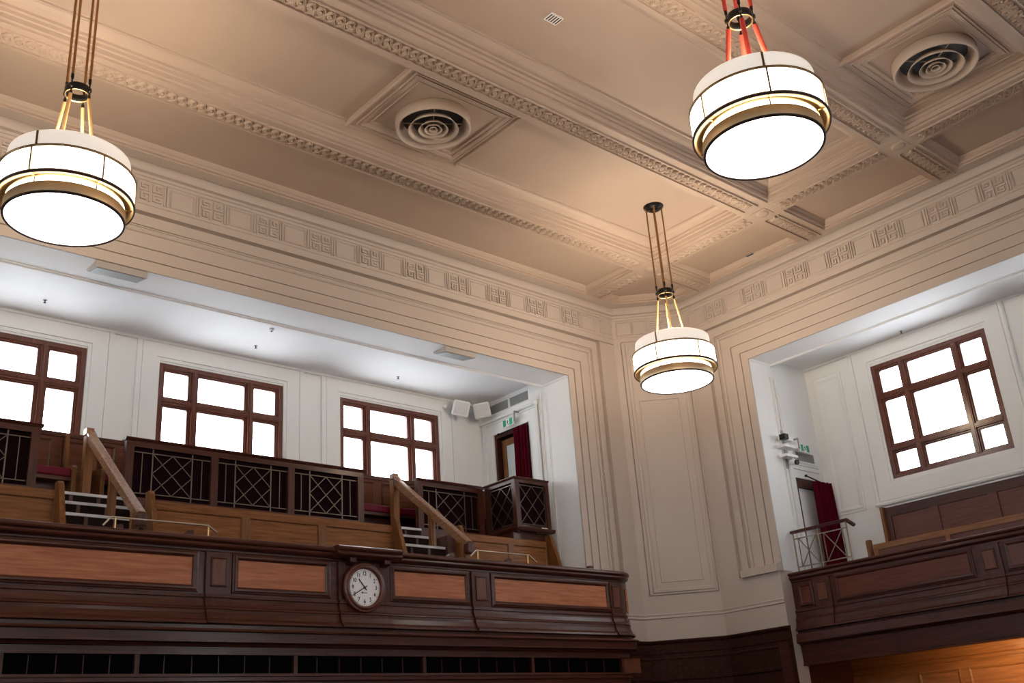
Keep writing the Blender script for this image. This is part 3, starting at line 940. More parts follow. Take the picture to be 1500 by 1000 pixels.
def hand(ang, L, wd, name, back=.035):
    d = Vector((math.sin(ang), 0, math.cos(ang)))
    MB().bar(Vector((CX, yd - .005, CZ)) - d * back, Vector((CX, yd - .005, CZ)) + d * L, wd, .003, (0, -1, 0)).build(name, INK, ck)
hand(2 * PI * (10 + 40 / 60) / 12, .115, .013, 'hour_hand')
hand(2 * PI * 40 / 60, .172, .010, 'minute_hand')
MB().lathe((CX, yd - .006, CZ), [(.001, -.004), (.012, -.003), (.014, .004)], 14, 'Y').build('hand_boss', INK, ck)
lg = MB().box(CX - .036, CX - .018, yd, yd + .002, CZ - .062, CZ - .046)
for i, (a, h_) in enumerate(((-.012, .012), (-.003, .008), (.005, .010), (.013, .007), (.021, .009), (.029, .007))):
    lg.box(CX + a, CX + a + .005, yd, yd + .002, CZ - .060, CZ - .060 + h_)
lg.build('dial_mark', INK, ck)

# low brass rails on the coping
def brass_rail(x0, x1, e0, e1, p0, p1, label):
    y = 9.75
    r = thing('brass_rail', ((x0 + x1) / 2, y, 2.256), label, 'rail', 'low brass rails on the gallery coping')
    MB().tube([(e0[0], y, e0[1]), (x0, y, 2.408), (x1, y, 2.408), (e1[0], y, e1[1])], .010, 10).build('rail', STEEL, r)
    for p in (p0, p1):
        MB().tube([(p, y, 2.2575), (p, y, 2.404)], .009, 8).build('rail_post', BRASS, r)
brass_rail(3.675, 4.656, (3.60, 2.318), (4.755, 2.345), 3.715, 4.66, 'low brass rail on the coping at the foot of the left stair')
brass_rail(8.142, 9.015, (8.05, 2.33), (9.137, 2.325), 8.168, 8.99, 'low brass rail on the coping right of the wall clock')

# ================================================================== pews
def pew(x0, x1, stiles_, label, ends, mat=OAKX, mz=OAKZ, y=10.60, zt=2.835, zb=1.52, yb=None):
    r = thing('pew', ((x0 + x1) / 2, y, 1.5), label, 'pew', 'front row pews')
    MB().box(x0, x1, y, y + .05, zt - .085, zt).build('top_rail', mat, r)
    MB().box(x0, x1, y, y + .05, zb, zb + .30).build('bottom_rail', mat, r)
    MB().box(x0, x1, y - .36, y + .02, 1.93, 1.98).build('seat', mat, r)
    xs_ = [x0] + [v for s in stiles_ for v in s] + [x1]
    for a, b in stiles_:
        MB().box(a, b, y, y + .05, zb + .30, zt - .085).build('stile', mz, r)
    for i in range(0, len(xs_), 2):
        a, b = xs_[i], xs_[i + 1]
        MB().box(a, b, y + .018, y + .04, zb + .29, zt - .08).build('back_panel', mat, r)
        MB().sweep([(a, y, zb + .31), (a, y, zt - .085), (b, y, zt - .085), (b, y, zb + .31)], (0, -1, 0), [(-.016, -.019), (-.004, -.001), (0, -.001)], closed=True).build('panel_bead', mz, r)
    for xe in ends:
        MB().prism([(xe, y + .05, 1.5), (xe, y + .05, zt + .09), (xe, y - .035, zt + .09), (xe, y - .06, zt + .06), (xe, y - .30, 2.20), (xe, y - .40, 1.98), (xe, y - .40, 1.5)], (.055, 0, 0)).build('end_board', OAKZ, r)
    return r
pew(.3, 3.42, [(1.2, 1.3), (2.2, 2.3)], 'oak pew back left of the first gallery stair', [3.42])
pew(4.44, 7.52, [(5.47, 5.56), (6.46, 6.56)], 'long golden oak pew back between the two gallery stairs', [4.36, 7.53])
pew(8.60, 10.15, [(9.44, 9.53)], 'short oak pew back beside the end wall of the gallery', [8.55, 10.17])

# ================================================================== lattice screens
def lattice_bar(root, p0, p1, wd=.012, mat=LATT, dep=.010, up=(0, 1, 0)):
    MB().bar(p0, p1, wd * .85, dep, up).build('lattice_bar', mat, root)
def lattice(root, P, W, zb, zt, side=True, mid_to_edge=False):
    """P(u, z) -> point; W bay width"""
    zl, zh = zb + .055, zt - .055
    up = Vector(P(0, 0)) - Vector(P(0, 0))
    n = (Vector(P(1, 0)) - Vector(P(0, 0))).cross(Vector((0, 0, 1)))
    L = lambda a, b, w_: lattice_bar(root, a, b, w_, up=n)
    u0, u1 = (.245 * W, .755 * W) if side else (.02 * W, .98 * W)
    L(P(0, zh), P(W, zh), .011)
    L(P(0, zl), P(W, zl), .011)
    for u in (u0, u1):
        L(P(u, zb), P(u, zt), .016 if side else .010)
    if side:
        for u in (.115 * W, .885 * W):
            L(P(u, zl), P(u, zh), .010)
    um, zm = (u0 + u1) / 2, (zl + zh) / 2
    L(P(u0, zh), P(u1, zl), .010)
    L(P(u0, zl), P(u1, zh), .010)
    for a, b in (((um, zh), (u1, zm)), ((u1, zm), (um, zl)), ((um, zl), (u0, zm)), ((u0, zm), (um, zh))):
        L(P(*a), P(*b), .010)
SB, ST = 3.0, 3.712
def screen_wall(x0, x1, bays, label, y=11.27, endcap=(True, True)):
    r = thing('lattice_screen', ((x0 + x1) / 2, y, 2.8), label, 'screen', 'lattice screens behind the front pews')
    MB().box(x0, x1, y, y + .07, 2.80, SB + .03).build('bottom_rail', DARKX, r)
    MB().box(x0, x1, y, y + .07, 3.615, ST - .02).build('top_rail', DARKX, r)
    MB().sweep([(x1 + .02, y, 0), (x0 - .02, y, 0)], ZU, [(-.10, ST - .02), (-.10, ST), (.034, ST), (.036, ST - .008), (.024, ST - .02), (.012, ST - .032), (-.001, ST - .034)]).build('cap', DARKX, r)
    W = (x1 - x0 - .09) / bays
    for k in range(bays + 1):
        xc = x0 + .045 + k * W
        MB().box(xc - .045, xc + .045, y - .004, y + .07, SB + .03, 3.615).build('post', DARKZ, r)
        if k < bays:
            a = xc + .045
            lattice(r, lambda u, z, a=a: (a + u, y + .022, z), W - .09, SB + .03, 3.615)
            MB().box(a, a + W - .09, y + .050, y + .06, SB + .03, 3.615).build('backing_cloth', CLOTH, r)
    return r
screen_wall(.22, 3.42, 3, 'dark lattice screen left of the first gallery stair')
screen_wall(4.36, 7.545, 3, 'three bay dark lattice screen above the long oak pew')
screen_wall(8.43, 9.60, 1, 'single bay lattice screen between second stair and corner box')
# corner box
bx_ = thing('lattice_box', (9.95, 10.9, 2.0), 'mahogany corner box with lattice sides by the gallery end wall', 'screen')
BX0, BX1, BY0, BY1 = 9.60, 10.25, 10.573, 11.225
MB().sweep([(BX1, BY0, 0), (BX0, BY0, 0), (BX0, BY1 - .0, 0)], ZU, [(-.08, ST - .02), (-.08, ST), (.024, ST), (.026, ST - .008), (.014, ST - .02), (.006, ST - .032), (-.001, ST - .034)]).build('cap', DARKX, bx_)
MB().box(BX0, BX1, BY0, BY0 + .05, 3.635, ST - .02).build('top_rail', DARKX, bx_)
MB().box(BX0, BX0 + .05, BY0 + .05, BY1, 3.635, ST - .02).build('top_rail', DARKY, bx_)
for x0_, x1_, y0_, y1_ in ((BX0, BX0 + .085, BY0 - .004, BY0 + .07), (BX1 - .07, BX1, BY0 - .004, BY0 + .06), (BX0 - .004, BX0 + .07, BY1 - .09, BY1)):
    MB().box(x0_, x1_, y0_, y1_, SB + .0, 3.64).build('post', DARKZ, bx_)
MB().box(BX0, BX1, BY0, BY0 + .05, SB, SB + .035).box(BX0, BX0 + .05, BY0 + .05, BY1, SB, SB + .035).build('bottom_rail', DARKX, bx_)
lattice(bx_, lambda u, z: (BX0 + .085 + u, BY0 + .018, z), BX1 - BX0 - .155, SB + .0, 3.66, side=False)
lattice(bx_, lambda u, z: (BX0 + .018, BY1 - .09 - u, z), BY1 - BY0 - .16, SB + .0, 3.66, side=False)
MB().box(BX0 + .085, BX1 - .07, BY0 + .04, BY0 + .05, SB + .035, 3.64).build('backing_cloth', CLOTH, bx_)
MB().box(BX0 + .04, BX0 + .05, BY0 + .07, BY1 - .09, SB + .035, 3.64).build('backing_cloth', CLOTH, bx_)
MB().sweep([(BX1 + .05, BY0, 0), (BX0, BY0, 0), (BX0, BY1, 0)], ZU, [(-.05, SB), (.03, SB), (.032, SB - .014), (.022, SB - .03), (.008, SB - .045), (-.05, SB - .045)]).build('ledge', DARKX, bx_)
MB().box(BX0, BX1 + .03, BY0 + .09, BY0 + .13, 2.80, SB - .04).box(BX0 + .02, BX0 + .05, BY0 + .13, BY1, 2.80, SB - .04).build('plinth', DARKX, bx_)
pp = thing('paper_slip', (10.12, BY0 - .01, SB), 'small white paper lying on the ledge of the corner box', 'paper')
MB().prism([(10.05, BY0 - .022, SB + .001), (10.16, BY0 - .024, SB + .001), (10.16, BY0 - .005, SB + .020), (10.05, BY0 - .007, SB + .016)], (0, .004, .003)).build('sheet', WPAINT, pp)

# ================================================================== rear benches
def bench(x0, x1, label, ends):
    r = thing('cushioned_bench', ((x0 + x1) / 2, 11.75, 3.0), label, 'bench', 'red cushioned benches under the windows')
    MB().box(x0, x1, 11.62, 11.955, 3.275, 3.375).build('cushion', LEATHER, r, bevel=.02)
    MB().box(x0, x1, 11.64, 11.955, 3.235, 3.275).build('seat_board', DARKX, r)
    MB().box(x0, x1, 11.80, 11.84, 3.0, 3.235).build('front_board', DARKX, r)
    for e in ends:
        MB().prism([(e, 11.60, 3.0), (e, 11.955, 3.0), (e, 11.955, 3.86), (e, 11.92, 3.86), (e, 11.88, 3.45), (e, 11.62, 3.41), (e, 11.58, 3.38), (e, 11.60, 3.30)], (.045, 0, 0)).build('bench_end', OAKZ, r)
bench(.3, 3.90, 'red cushioned bench left of the first stair newel', [3.90])
bench(4.26, 10.1, 'long red cushioned bench running behind the lattice screens', [4.22])

# ================================================================== gallery stairs and handrails
def stair(x0, x1, label):
    r = thing('gallery_stair', ((x0 + x1) / 2, 10.8, 1.5), label, 'stairs', 'gallery stairs')
    st = [(11.20, 2.995), (10.95, 2.83), (10.70, 2.65), (10.45, 2.47), (10.20, 2.29), (9.95, 2.11)]
    for i, (y, z) in enumerate(st):
        y2 = 11.30 if i == 0 else st[i - 1][0] + .005
        MB().box(x0, x1, y + .015, y2 + .02, 1.5, z - .030).build('step', STEPM, r)
        MB().box(x0, x1, y, y2 + .01, z - .030, z).build('tread', NOSE, r)
        if i < 4:
            for k in (.34, .68):
                xx = x0 + (x1 - x0) * k
                MB().box(xx - .018, xx + .018, y + .002, y + .016, z - .16, z - .032).build('riser_block', DARKZ, r)
stair(3.48, 4.35, 'dark gallery stair with pale nosings left of the long pew')
stair(7.60, 8.42, 'dark gallery stair with pale nosings behind the wall clock')
def handrail(x, top, bot, midy, label):
    r = thing('handrail', (x, 10.8, 2.6), label, 'handrail', 'wooden stair handrails')
    (yt, zt), (yb_, zb_) = top, bot
    MB().box(x - .045, x + .045, yt - .01, yt + .085, 3.0, zt - .02).build('newel', OAKZ, r)
    MB().box(x - .058, x + .030, yt - .03, yt + .075, zt - .02, zt + .06).build('newel_cap', RAILX, r, bevel=.008)
    prof = [(-.035, -.05), (-.035, .012), (-.05, .018), (-.05, .045), (-.03, .058), (.03, .058), (.05, .045), (.05, .018), (.035, .012), (.035, -.05)]
    # profile swept along the slope: d across (x), e along the up normal
    p0, p1, p2 = Vector((x, yt + .04, zt)), Vector((x, yt - .07, zt - .10)), Vector((x, yb_, zb_))
    t = (p2 - p1).normalized()
    up = Vector((1, 0, 0)).cross(t)
    if up.z < 0: up = -up
    def strip(a, b, u):
        m = MB()
        vs = [a + Vector((d, 0, 0)) + u * e for d, e in prof] + [b + Vector((d, 0, 0)) + u * e for d, e in prof]
        k = len(prof)
        return m.add(vs, [tuple(range(k)), tuple(range(2 * k - 1, k - 1, -1))] + [(i, (i + 1) % k, k + (i + 1) % k, k + i) for i in range(k)])
    strip(p1, p2, up).build('rail', RAILX, r)
    u0 = Vector((1, 0, 0)).cross((p1 - p0).normalized())
    if u0.z < 0: u0 = -u0
    strip(p0 - Vector((0, .01, 0)), p1 + t * .02, u0).build('rail_easing', RAILX, r)
    MB().box(x - .05, x + .05, yb_ - .05, yb_ + .05, zb_ - .10, zb_ + .03).build('rail_stop', DARKZ, r, bevel=.012)
    for yy in midy:
        zz = zb_ + (zt - .10 - zb_) * (yy - yb_) / (yt - .07 - yb_)
        MB().box(x - .038, x + .038, yy - .03, yy + .03, 2.113 if yy < 10.6 else 2.653, zz - .02).box(x - .016, x + .016, yy - .042, yy - .03, 2.113 if yy < 10.6 else 2.653, zz - .05).build('baluster', OAKZ, r)
handrail(4.03, (11.50, 3.765), (9.93, 2.48), (10.72, 10.08), 'wooden stair handrail at the left gallery stair')
handrail(8.23, (11.50, 3.745), (9.98, 2.52), (10.72, 10.08), 'wooden stair handrail behind the wall clock')

# ================================================================== fittings in the long gallery
def sprinkler(x, y, z, label):
    r = thing('sprinkler', (x, y, z), label, 'sprinkler')
    MB().lathe((x, y, z), [(.001, -.005), (.020, -.004), (.023, 0), (.001, 0)], 16).build('escutcheon', GREYM, r)
    MB().lathe((x, y, z), [(.005, -.005), (.007, -.016), (.004, -.024), (.003, -.030), (.017, -.031), (.017, -.034), (.001, -.035)], 14).build('head', IRON, r)
sprinkler(3.403, 11.559, ZG, 'tiny ceiling sprinkler above the leftmost gallery window')
sprinkler(6.09, 11.569, ZG, 'tiny ceiling sprinkler above the middle gallery window')
sprinkler(8.377, 11.575, ZG, 'tiny ceiling sprinkler above the gallery window nearest the speakers')
sprinkler(13.42, 6.40, ZG2, 'tiny ceiling sprinkler above the side gallery window')
sd = thing('ceiling_sensor', (5.985, 10.96, ZG), 'small pale ceiling sensor close to the soffit moulding', 'sensor')
MB().lathe((5.985, 10.96, ZG), [(.001, -.035), (.022, -.033), (.030, -.018), (.034, 0)], 18).build('sensor_body', WPAINT, sd)
MB().lathe((5.985, 10.96, ZG), [(.001, -.040), (.012, -.039), (.013, -.033)], 12).build('sensor_lens', IRON, sd)

def soffit_unit(x0, x1, label):
    r = thing('soffit_unit', ((x0 + x1) / 2, 10.16, ZL), label, 'speaker', 'wedge units under the lintel')
    y0, y1 = 10.03, 10.30
    MB().prism([(x0, y0, ZL), (x0, y0, ZL - .075), (x0, y1, ZL - .020), (x0, y1, ZL)], (x1 - x0, 0, 0)).build('case', plain('unit_case', (.40, .37, .34), .5), r)
    a, b = Vector((0, y0 + .02, ZL - .073)), Vector((0, y1 - .015, ZL - .026))
    m = MB().prism([(x0 + .02, a.y, a.z), (x0 + .02, a.y, a.z - .004), (x0 + .02, b.y, b.z - .004), (x0 + .02, b.y, b.z)], (x1 - x0 - .04, 0, 0))
    m.build('grille', GREYM, r)
soffit_unit(3.42, 3.97, 'grey wedge unit under the lintel near the left pendant')
soffit_unit(8.05, 8.56, 'grey wedge unit under the lintel towards the gallery end')

def speaker(c, rz, ry, label):
    r = thing('loudspeaker', c, label, 'speaker', 'square loudspeakers in the gallery corner')
    m = MB().box(c[0] - .13, c[0] + .13, c[1] - .035, c[1] + .06, c[2] - .12, c[2] + .12)
    o = m.build('cabinet', WPAINT, r, bevel=.03)
    MB().box(c[0] - .105, c[0] + .105, c[1] - .040, c[1] - .030, c[2] - .095, c[2] + .095).build('grille', plain('speaker_grille', (.58, .58, .57), .6), r)
    MB().tube([(c[0], c[1] + .05, c[2]), (c[0], c[1] + (11.99 - c[1]) * 1.42, c[2] + .04)], .016, 8).build('bracket', GREYM, r)
    r.rotation_euler = (math.radians(14), math.radians(ry), math.radians(rz))
speaker((9.70, 11.78, 5.09), -30, 14, 'white square loudspeaker nearer the window in the gallery corner')
speaker((10.07, 11.72, 5.10), -36, -10, 'white square loudspeaker nearer the wall grille in the gallery corner')
sm = thing('wall_sensor', (9.55, 11.98, 5.15), 'small white ball sensor beside the corner loudspeakers', 'sensor')
MB().lathe((9.55, 11.98, 5.15), [(.001, -.045), (.025, -.038), (.034, -.012), (.030, .01), (.022, .022), (.022, .06)], 16, 'Y').build('sensor_body', WPAINT, sm)

gr = thing('wall_grille', (XJ, 11.35, 5.14), 'long grey double air grille high on the gallery end wall', 'grille')
for a, b in ((10.88, 11.315), (11.345, 11.85)):
    MB().box(XJ - .006, XJ + .012, a, b, 5.065, 5.225).build('grille_frame', WPAINT, gr)
    MB().box(XJ - .0075, XJ - .005, a + .012, b - .012, 5.075, 5.215).build('grille_back', GREYM, gr)
    for k in range(7):
        z = 5.085 + k * .02
        MB().box(XJ - .014, XJ - .007, a + .012, b - .012, z - .004, z + .004).build('slat', GREYM, gr)

def exit_sign(c, axis, wd, hg, label, hang):
    """flat running-man sign; axis: direction the face runs along; face looks to -x ('Y') or -y ('X')"""
    r = thing('exit_sign', c, label, 'sign', 'green exit signs over the gallery doors')
    def P(u, d, z):
        return (c[0] - d, c[1] - u, c[2] + z) if axis == 'Y' else (c[0] + u, c[1] - d, c[2] + z)
    def bx(u0, u1, d0, d1, z0, z1, name, mat):
        a, b = P(u0, d0, z0), P(u1, d1, z1)
        return MB().box(a[0], b[0], a[1], b[1], a[2], b[2]).build(name, mat, r)
    h, v_ = wd / 2, hg / 2
    bx(-h, h, -.012, .012, -v_, v_, 'sign_plate', WPAINT)
    g0 = .44 * wd
    bx(-g0, -wd * .16, .012, .0135, -v_ * .84, v_ * .84, 'green_field', GREEN)
    bx(wd * .16, g0, .012, .0135, -v_ * .84, v_ * .84, 'green_field', GREEN)
    m = MB()
    def poly(pts):
        m.prism([P(u * wd, .0125, z * hg) for u, z in pts], Vector(P(0, .0145, 0)) - Vector(P(0, .0125, 0)))
    poly([(.0, .22), (.035, .22), (.045, .28), (.035, .34), (.0, .34), (-.01, .28)])
    poly([(-.03, .18), (.03, .20), (.02, -.05), (-.04, -.05)])
    poly([(-.03, .18), (-.10, .06), (-.085, .03), (-.02, .12)])
    poly([(.03, .18), (.10, .10), (.095, .06), (.03, .11)])
    poly([(-.04, -.03), (.0, -.03), (-.05, -.22), (-.12, -.26), (-.12, -.21), (-.07, -.18)])
    poly([(-.02, -.03), (.02, -.03), (.07, -.16), (.05, -.34), (.015, -.34), (.03, -.16)])
    m.build('running_figure', INK, r)
    if hang:
        a, b = P(hang, 0, v_ + .075), P(hang, -.0, -v_ * .2)
        MB().tube([a, b], .012, 8).tube([a, P(hang, -.12, v_ + .075)], .015, 8).build('bracket', GREYM, r)
    return r
exit_sign((10.20, 11.275, 4.795), 'Y', .245, .125, 'green exit sign over the curtained door of the long gallery', .15)
exit_sign((13.055, 8.05, 3.925), 'X', .235, .12, 'green exit sign over the side gallery door', -.13)

def curtain(p0, p1, z0, z1, folds, amp, label, rod):
    p0, p1 = Vector(p0), Vector(p1)
    t = (p1 - p0)
    L = t.length
    t.normalize()
    nrm = Vector((-t.y, t.x, 0))
    r = thing('curtain', ((p0.x + p1.x) / 2, (p0.y + p1.y) / 2, z0), label, 'curtain', 'red velvet door curtains')
    n = folds * 10
    rows = 6
    vs, fs = [], []
    for j in range(rows + 1):
        f = j / rows
        z = z1 + (z0 - z1) * f
        for i in range(n + 1):
            u = i / n
            a = amp * (.45 + .55 * f) * math.sin(2 * PI * folds * u + .6 * math.sin(5 * u + f)) + .25 * amp * math.sin(2 * PI * folds * 2.3 * u)
            p = p0 + t * (L * (u * (1 + .04 * math.sin(3 * f)))) + nrm * a
            vs.append((p.x, p.y, z))
    for j in range(rows):
        for i in range(n):
            a = j * (n + 1) + i
            fs.append((a, a + 1, a + n + 2, a + n + 1))
    o = MB().add(vs, fs, True).build('cloth', VELVET, r)
    sol = o.modifiers.new('cloth_thickness', 'SOLIDIFY')
    sol.thickness = .008
    rd = MB().tube(rod, .011, 8)
    rd.lathe(rod[0], [(.001, -.02), (.02, -.012), (.022, 0), (.02, .012), (.001, .02)], 10)
    rd.build('curtain_rod', IRON, r)
curtain((10.265, 10.935, 0), (10.265, 11.255, 0), 3.02, 4.70, 5, .034, 'dark red velvet curtain on the long gallery door', [(10.275, 11.60, 4.705), (10.275, 10.94, 4.705)])
curtain((13.14, 8.06, 0), (13.56, 8.03, 0), 1.75, 3.455, 5, .036, 'dark red velvet curtain on the side gallery door', [(12.99, 8.06, 3.515), (13.58, 8.06, 3.42)])

# small objects on the parapet
kb = thing('wooden_stop', (10.17, 9.80, 2.256), 'small dark wooden block on the coping end by the jamb', 'block')
MB().prism([(10.11, 9.78, 2.256), (10.11, 9.78, 2.335), (10.13, 9.78, 2.352), (10.20, 9.78, 2.352), (10.215, 9.78, 2.256)], (0, .05, 0)).build('block_body', DARKX, kb)
MB().box(10.115, 10.205, 9.776, 9.782, 2.265, 2.33).build('block_face', DARKZ, kb)
pa = thing('paper_strip', (9.93, 9.70, 2.256), 'pale paper strip lying flat along the gallery coping', 'paper')
MB().box(9.80, 10.08, 9.56, 9.62, 2.257, 2.263).build('sheet', WPAINT, pa)
for x, lab in ((8.78, 'short dark wood knee post behind the brass rail right of the clock'), (4.52, 'short wooden knee post behind the left brass rail'), (7.86, 'short wooden knee post at the foot of the stair behind the clock'), (3.80, 'short wooden knee post at the foot of the left stair')):
    k_ = thing('knee_post', (x, 9.86, 1.5), lab, 'post')
    MB().prism([(x - .045, 9.87, 1.501), (x - .045, 9.87, 2.345), (x - .028, 9.87, 2.37), (x + .035, 9.87, 2.38), (x + .045, 9.87, 2.355), (x + .045, 9.87, 1.5)], (0, .05, 0)).build('post_body', DARKZ, k_)
    MB().box(x - .03, x + .035, 9.864, 9.87, 2.25, 2.335).build('post_face', OAKZ, k_)

# ================================================================== side gallery front
XP = 12.29
sf_ = thing('gallery_parapet', (XP, 5.0, 1.0), 'dark mahogany front of the side gallery on the right', 'balcony')
path_s = [(XP, Y0, 0), (XP, YJ + .004, 0)]
def ssweep(prof, name, mat=DARKY):
    return MB().sweep(path_s, ZU, prof).build(name, mat, sf_)
ssweep([(-.25, 2.03), (-.25, 2.092), (.030, 2.092), (.046, 2.086), (.056, 2.070), (.050, 2.054), (.034, 2.048), (.040, 2.030), (.042, 2.012), (.030, 1.998), (.012, 1.985), (-.05, 1.983)], 'coping')
ssweep([(-.06, 1.985), (.010, 1.983), (.010, 1.965), (0, 1.958), (0, 1.606), (.016, 1.600), (.018, 1.575), (.006, 1.566), (.008, 1.545), (.020, 1.500), (.036, 1.484), (.040, 1.472), (.034, 1.464), (.040, 1.430), (.058, 1.372), (.080, 1.350), (.084, 1.334), (-.06, 1.330)], 'apron')
ssweep([(-.06, 1.330), (.030, 1.328), (.030, 1.300), (.085, 1.29), (.10, 1.20), (.105, 1.185), (.09, 1.172), (.05, 1.165), (.04, 1.150), (-.06, 1.148)], 'cornice')
ssweep([(-.06, 1.15), (.02, 1.148), (.02, .92), (.03, .91), (.03, .892), (-.06, .888)], 'fascia')
def spanel(y0, y1, z0, z1, x=XP, mat=REDY, m=.05):
    MB().box(x - .006, x + .02, y0, y1, z0, z1).build('panel', mat, sf_)
    MB().sweep([(x, y1, z0), (x, y1, z1), (x, y0, z1), (x, y0, z0)], (-1, 0, 0),
               [(-.012, -.001), (-.012, .010), (-.004, .018), (.008, .022), (.022, .022), (.030, .012), (m * .9, .010), (m, -.001)], closed=True).build('panel_moulding', DARKY, sf_)
spanel(7.86, 8.02, 1.668, 1.90, m=.03)
spanel(5.66, 7.45, 1.665, 1.92)
spanel(3.00, 5.20, 1.665, 1.92)
sp_ = [(d - .002, e - .128) for d, e in [(-.02, 2.112 - .02), (.022, 2.09), (.022, 1.734), (.038, 1.728), (.040, 1.703), (.030, 1.694), (.032, 1.67), (.042, 1.628), (.058, 1.612), (.062, 1.60), (.058, 1.592), (.062, 1.558), (.08, 1.5), (.102, 1.478), (.104, 1.462), (-.02, 1.46)]]
for a, b in ((7.55, 7.80), (5.28, 5.56)):
    MB().sweep([(XP, a, 0), (XP, b, 0)], ZU, sp_).build('pilaster', DARKZ, sf_)
    d = (b - a) * .26
    MB().box(XP - .028, XP - .015, a + d, b - d, 1.685, 1.895).build('pilaster_panel', REDZ, sf_)
    MB().sweep([(XP - .020, b - d, 1.685), (XP - .020, b - d, 1.895), (XP - .020, a + d, 1.895), (XP - .020, a + d, 1.685)], (-1, 0, 0), [(-.004, -.002), (-.004, .008), (.006, .013), (.013, .010), (.016, -.002)], closed=True).build('pilaster_moulding', DARKZ, sf_)
# wall under the side gallery, lit from above
MB().box(12.31, 13.7, Y0, YJ, .98, 1.2).build('floor_side_underside', DARKY)['kind'] = 'structure'
lw = struct(MB().box(13.40, 13.7, Y0, 8.3, -1.6, 1.0).build('wall_under_gallery', OAKY))
MB().sweep([(13.40, Y0, 0), (13.40, 8.12, 0)], ZU, [(-.01, .86), (.012, .858), (.016, .845), (.006, .835), (.006, .81), (.014, .806), (.014, .795), (-.01, .79)]).build('wall_moulding', OAKY, lw)
for y0_, y1_ in ((6.62, 7.18), (5.55, 6.5), (4.4, 5.43)):
    MB().sweep([(13.40, y1_, -.4), (13.40, y1_, .70), (13.40, y0_, .70), (13.40, y0_, -.4)], (-1, 0, 0), [(-.03, -.001), (-.03, .003), (-.012, .014), (.0, .014), (.004, -.001)], closed=True).build('panel_moulding', OAKY, lw)
struct(MB().box(12.0, 13.7, 8.145, 8.3, -1.6, 1.2).build('wall_under_end', DARKY))
stl = thing('strip_lamp', (12.40, 4.75, .96), 'warm strip lamp on the underside of the side gallery', 'lamp')
MB().box(12.36, 12.42, 3.0, 6.5, .955, .98).build('lamp_housing', BLACK, stl)
al = bpy.data.lights.new('strip', 'AREA')
al.shape = 'RECTANGLE'
al.size, al.size_y = .03, 2.9
al.energy = UNDER_GALLERY
al.color = (1.0, .62, .28)
ao = bpy.data.objects.new('lamp_tube', al)
COL.objects.link(ao)
ao.parent = stl
ao.location = (0, 0, -.012)
ao.rotation_euler = (0, math.radians(-55), 0)

# brass balustrade beside the side gallery door
bl = thing('balustrade', (12.45, 7.75, 2.09), 'brass balustrade with crossed bars and wooden rail by the side gallery door', 'railing')
ZB0, ZB1, ZR = 2.175, 2.555, 2.655
xb_ = 12.45
MB().prism([(xb_ - .022, 8.12, ZR - .022), (xb_ + .022, 8.12, ZR - .022), (xb_ + .026, 8.12, ZR + .012), (xb_, 8.12, ZR + .022), (xb_ - .026, 8.12, ZR + .012)], (0, -.88, 0)).build('top_rail', DARKY, bl)
MB().bar((xb_, 7.25, ZR), (xb_ + .10, 7.20, ZR - .075), .045, .035).build('rail_end', DARKY, bl)
for z in (ZB0, ZB1):
    MB().bar((xb_, 8.10, z), (xb_, 7.25, z), .012, .014).build('rail_bar', BALU, bl)
for y in (8.09, 7.70, 7.262):
    MB().tube([(xb_, y, 2.0935), (xb_, y, ZR - .02)], .011, 8).build('post', BALU, bl)
for y in (8.02, 7.745, 7.62, 7.33):
    MB().bar((xb_, y, ZB0), (xb_, y, ZB1), .010, .012, (1, 0, 0)).build('upright', BALU, bl)
for a, b in ((8.02, 7.745), (7.62, 7.33)):
    MB().bar((xb_, a, ZB0), (xb_, b, ZB1), .010, .010, (1, 0, 0)).build('cross_bar', BALU, bl)
    MB().bar((xb_ + .011, a, ZB1), (xb_ + .011, b, ZB0), .010, .010, (1, 0, 0)).build('cross_bar', BALU, bl)

# pews of the side gallery
sp = thing('pew', (13.45, 4.5, 1.5), 'tall dark panelled pew back under the side gallery window', 'pew', 'side gallery pews')
px = 13.48
MB().box(px, px + .06, Y0, 7.24, 2.78, 2.905).build('top_rail', DARKY, sp)
yst = [7.24, 7.16, 6.60, 6.47, 5.78, 5.66, 4.90, 4.78, 4.0, 3.9, 2.0]
for i in range(0, 10, 2):
    MB().box(px, px + .06, yst[i + 1], yst[i], 1.55, 2.78).build('stile', REDY if i else DARKZ, sp)
    if i + 2 < 11:
        MB().box(px + .02, px + .05, yst[i + 2], yst[i + 1], 1.55, 2.79).build('back_panel', REDY, sp)
MB().prism([(px - .08, 7.24, 1.55), (px - .05, 7.24, 2.92), (px + .08, 7.24, 2.92), (px + .08, 7.24, 1.55)], (0, .04, 0)).build('end_board', OAKZ, sp)
fp = thing('pew', (12.75, 5.0, 1.5), 'light oak front pew rail just above the side gallery coping', 'pew', 'side gallery pews')
MB().box(12.74, 12.79, Y0, 7.10, 2.24, 2.315).build('top_rail', OAKY, fp)
yst = [7.10, 7.04, 6.10, 6.04, 5.10, 5.04, 4.1]
for i in range(0, 6, 2):
    MB().box(12.74, 12.79, yst[i + 1], yst[i], 1.55, 2.24).build('stile', OAKY, fp)
    MB().box(12.755, 12.78, yst[i + 2], yst[i + 1], 1.55, 2.25).build('back_panel', REDY, fp)
MB().prism([(12.70, 7.13, 1.55), (12.70, 7.13, 2.36), (12.72, 7.13, 2.385), (12.79, 7.13, 2.385), (12.80, 7.13, 1.55)], (0, .045, 0)).build('end_board', OAKZ, fp)

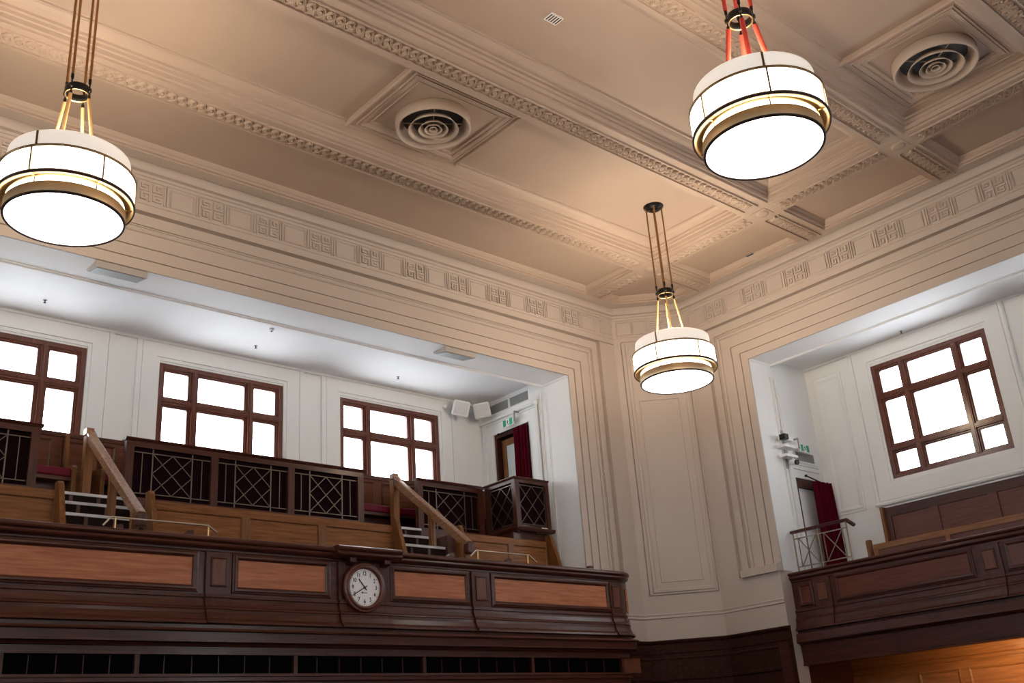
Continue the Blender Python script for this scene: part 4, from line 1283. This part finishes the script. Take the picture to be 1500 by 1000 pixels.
# grille, cameras and box on the side gallery end wall
g2 = thing('wall_grille', (13.19, YE, 3.83), 'short grey air grille below the side gallery exit sign', 'grille')
MB().box(12.94, 13.42, YE - .012, YE, 3.75, 3.91).build('grille_frame', WPAINT, g2)
MB().box(12.955, 13.405, YE - .0135, YE - .011, 3.765, 3.895).build('grille_back', GREYM, g2)
for k in range(6):
    z = 3.775 + k * .022
    MB().box(12.955, 13.405, YE - .020, YE - .013, z - .004, z + .004).build('slat', GREYM, g2)
cc1 = thing('camera_mount', (12.66, YJ, 3.9), 'pair of security cameras on brackets on the white pilaster', 'security camera')
MB().box(12.635, 12.685, YJ - .02, YJ + .0, 3.60, 4.16).build('conduit', GREYM, cc1)
MB().box(12.53, 12.80, YJ - .10, YJ - .02, 3.995, 4.06).build('camera_body', WPAINT, cc1, bevel=.008)
MB().box(12.50, 12.60, YJ - .16, YJ - .06, 3.985, 4.065).build('camera_hood', IRON, cc1, bevel=.008)
MB().box(12.50, 12.78, YJ - .14, YJ - .0, 3.875, 3.915).build('bracket_shelf', WPAINT, cc1, bevel=.006)
MB().box(12.50, 12.78, YJ - .14, YJ - .0, 3.735, 3.775).build('bracket_shelf', WPAINT, cc1, bevel=.006)
MB().tube([(12.70, YJ - .10, 3.735), (12.69, YJ - .11, 3.68)], .018, 10).build('swivel', WPAINT, cc1)
MB().tube([(12.69, YJ - .06, 3.685), (12.685, YJ - .15, 3.66)], .038, 14).build('camera_body', WPAINT, cc1)
MB().tube([(12.685, YJ - .15, 3.66), (12.683, YJ - .178, 3.652)], .039, 14).build('camera_lens', IRON, cc1)
bx2 = thing('wall_switch', (XB, 8.06, 3.42), 'small white switch box beside the side gallery curtain', 'switch')
MB().box(XB - .03, XB, 8.02, 8.10, 3.30, 3.46).build('switch_box', WPAINT, bx2, bevel=.005)
MB().box(XB - .036, XB - .03, 8.04, 8.06, 3.40, 3.43).box(XB - .036, XB - .03, 8.04, 8.06, 3.33, 3.36).build('switch_button', IRON, bx2)

# bookkeeping keys are not part of the scene
for o in list(bpy.data.objects):
    if '_org' in o:
        del o['_org']
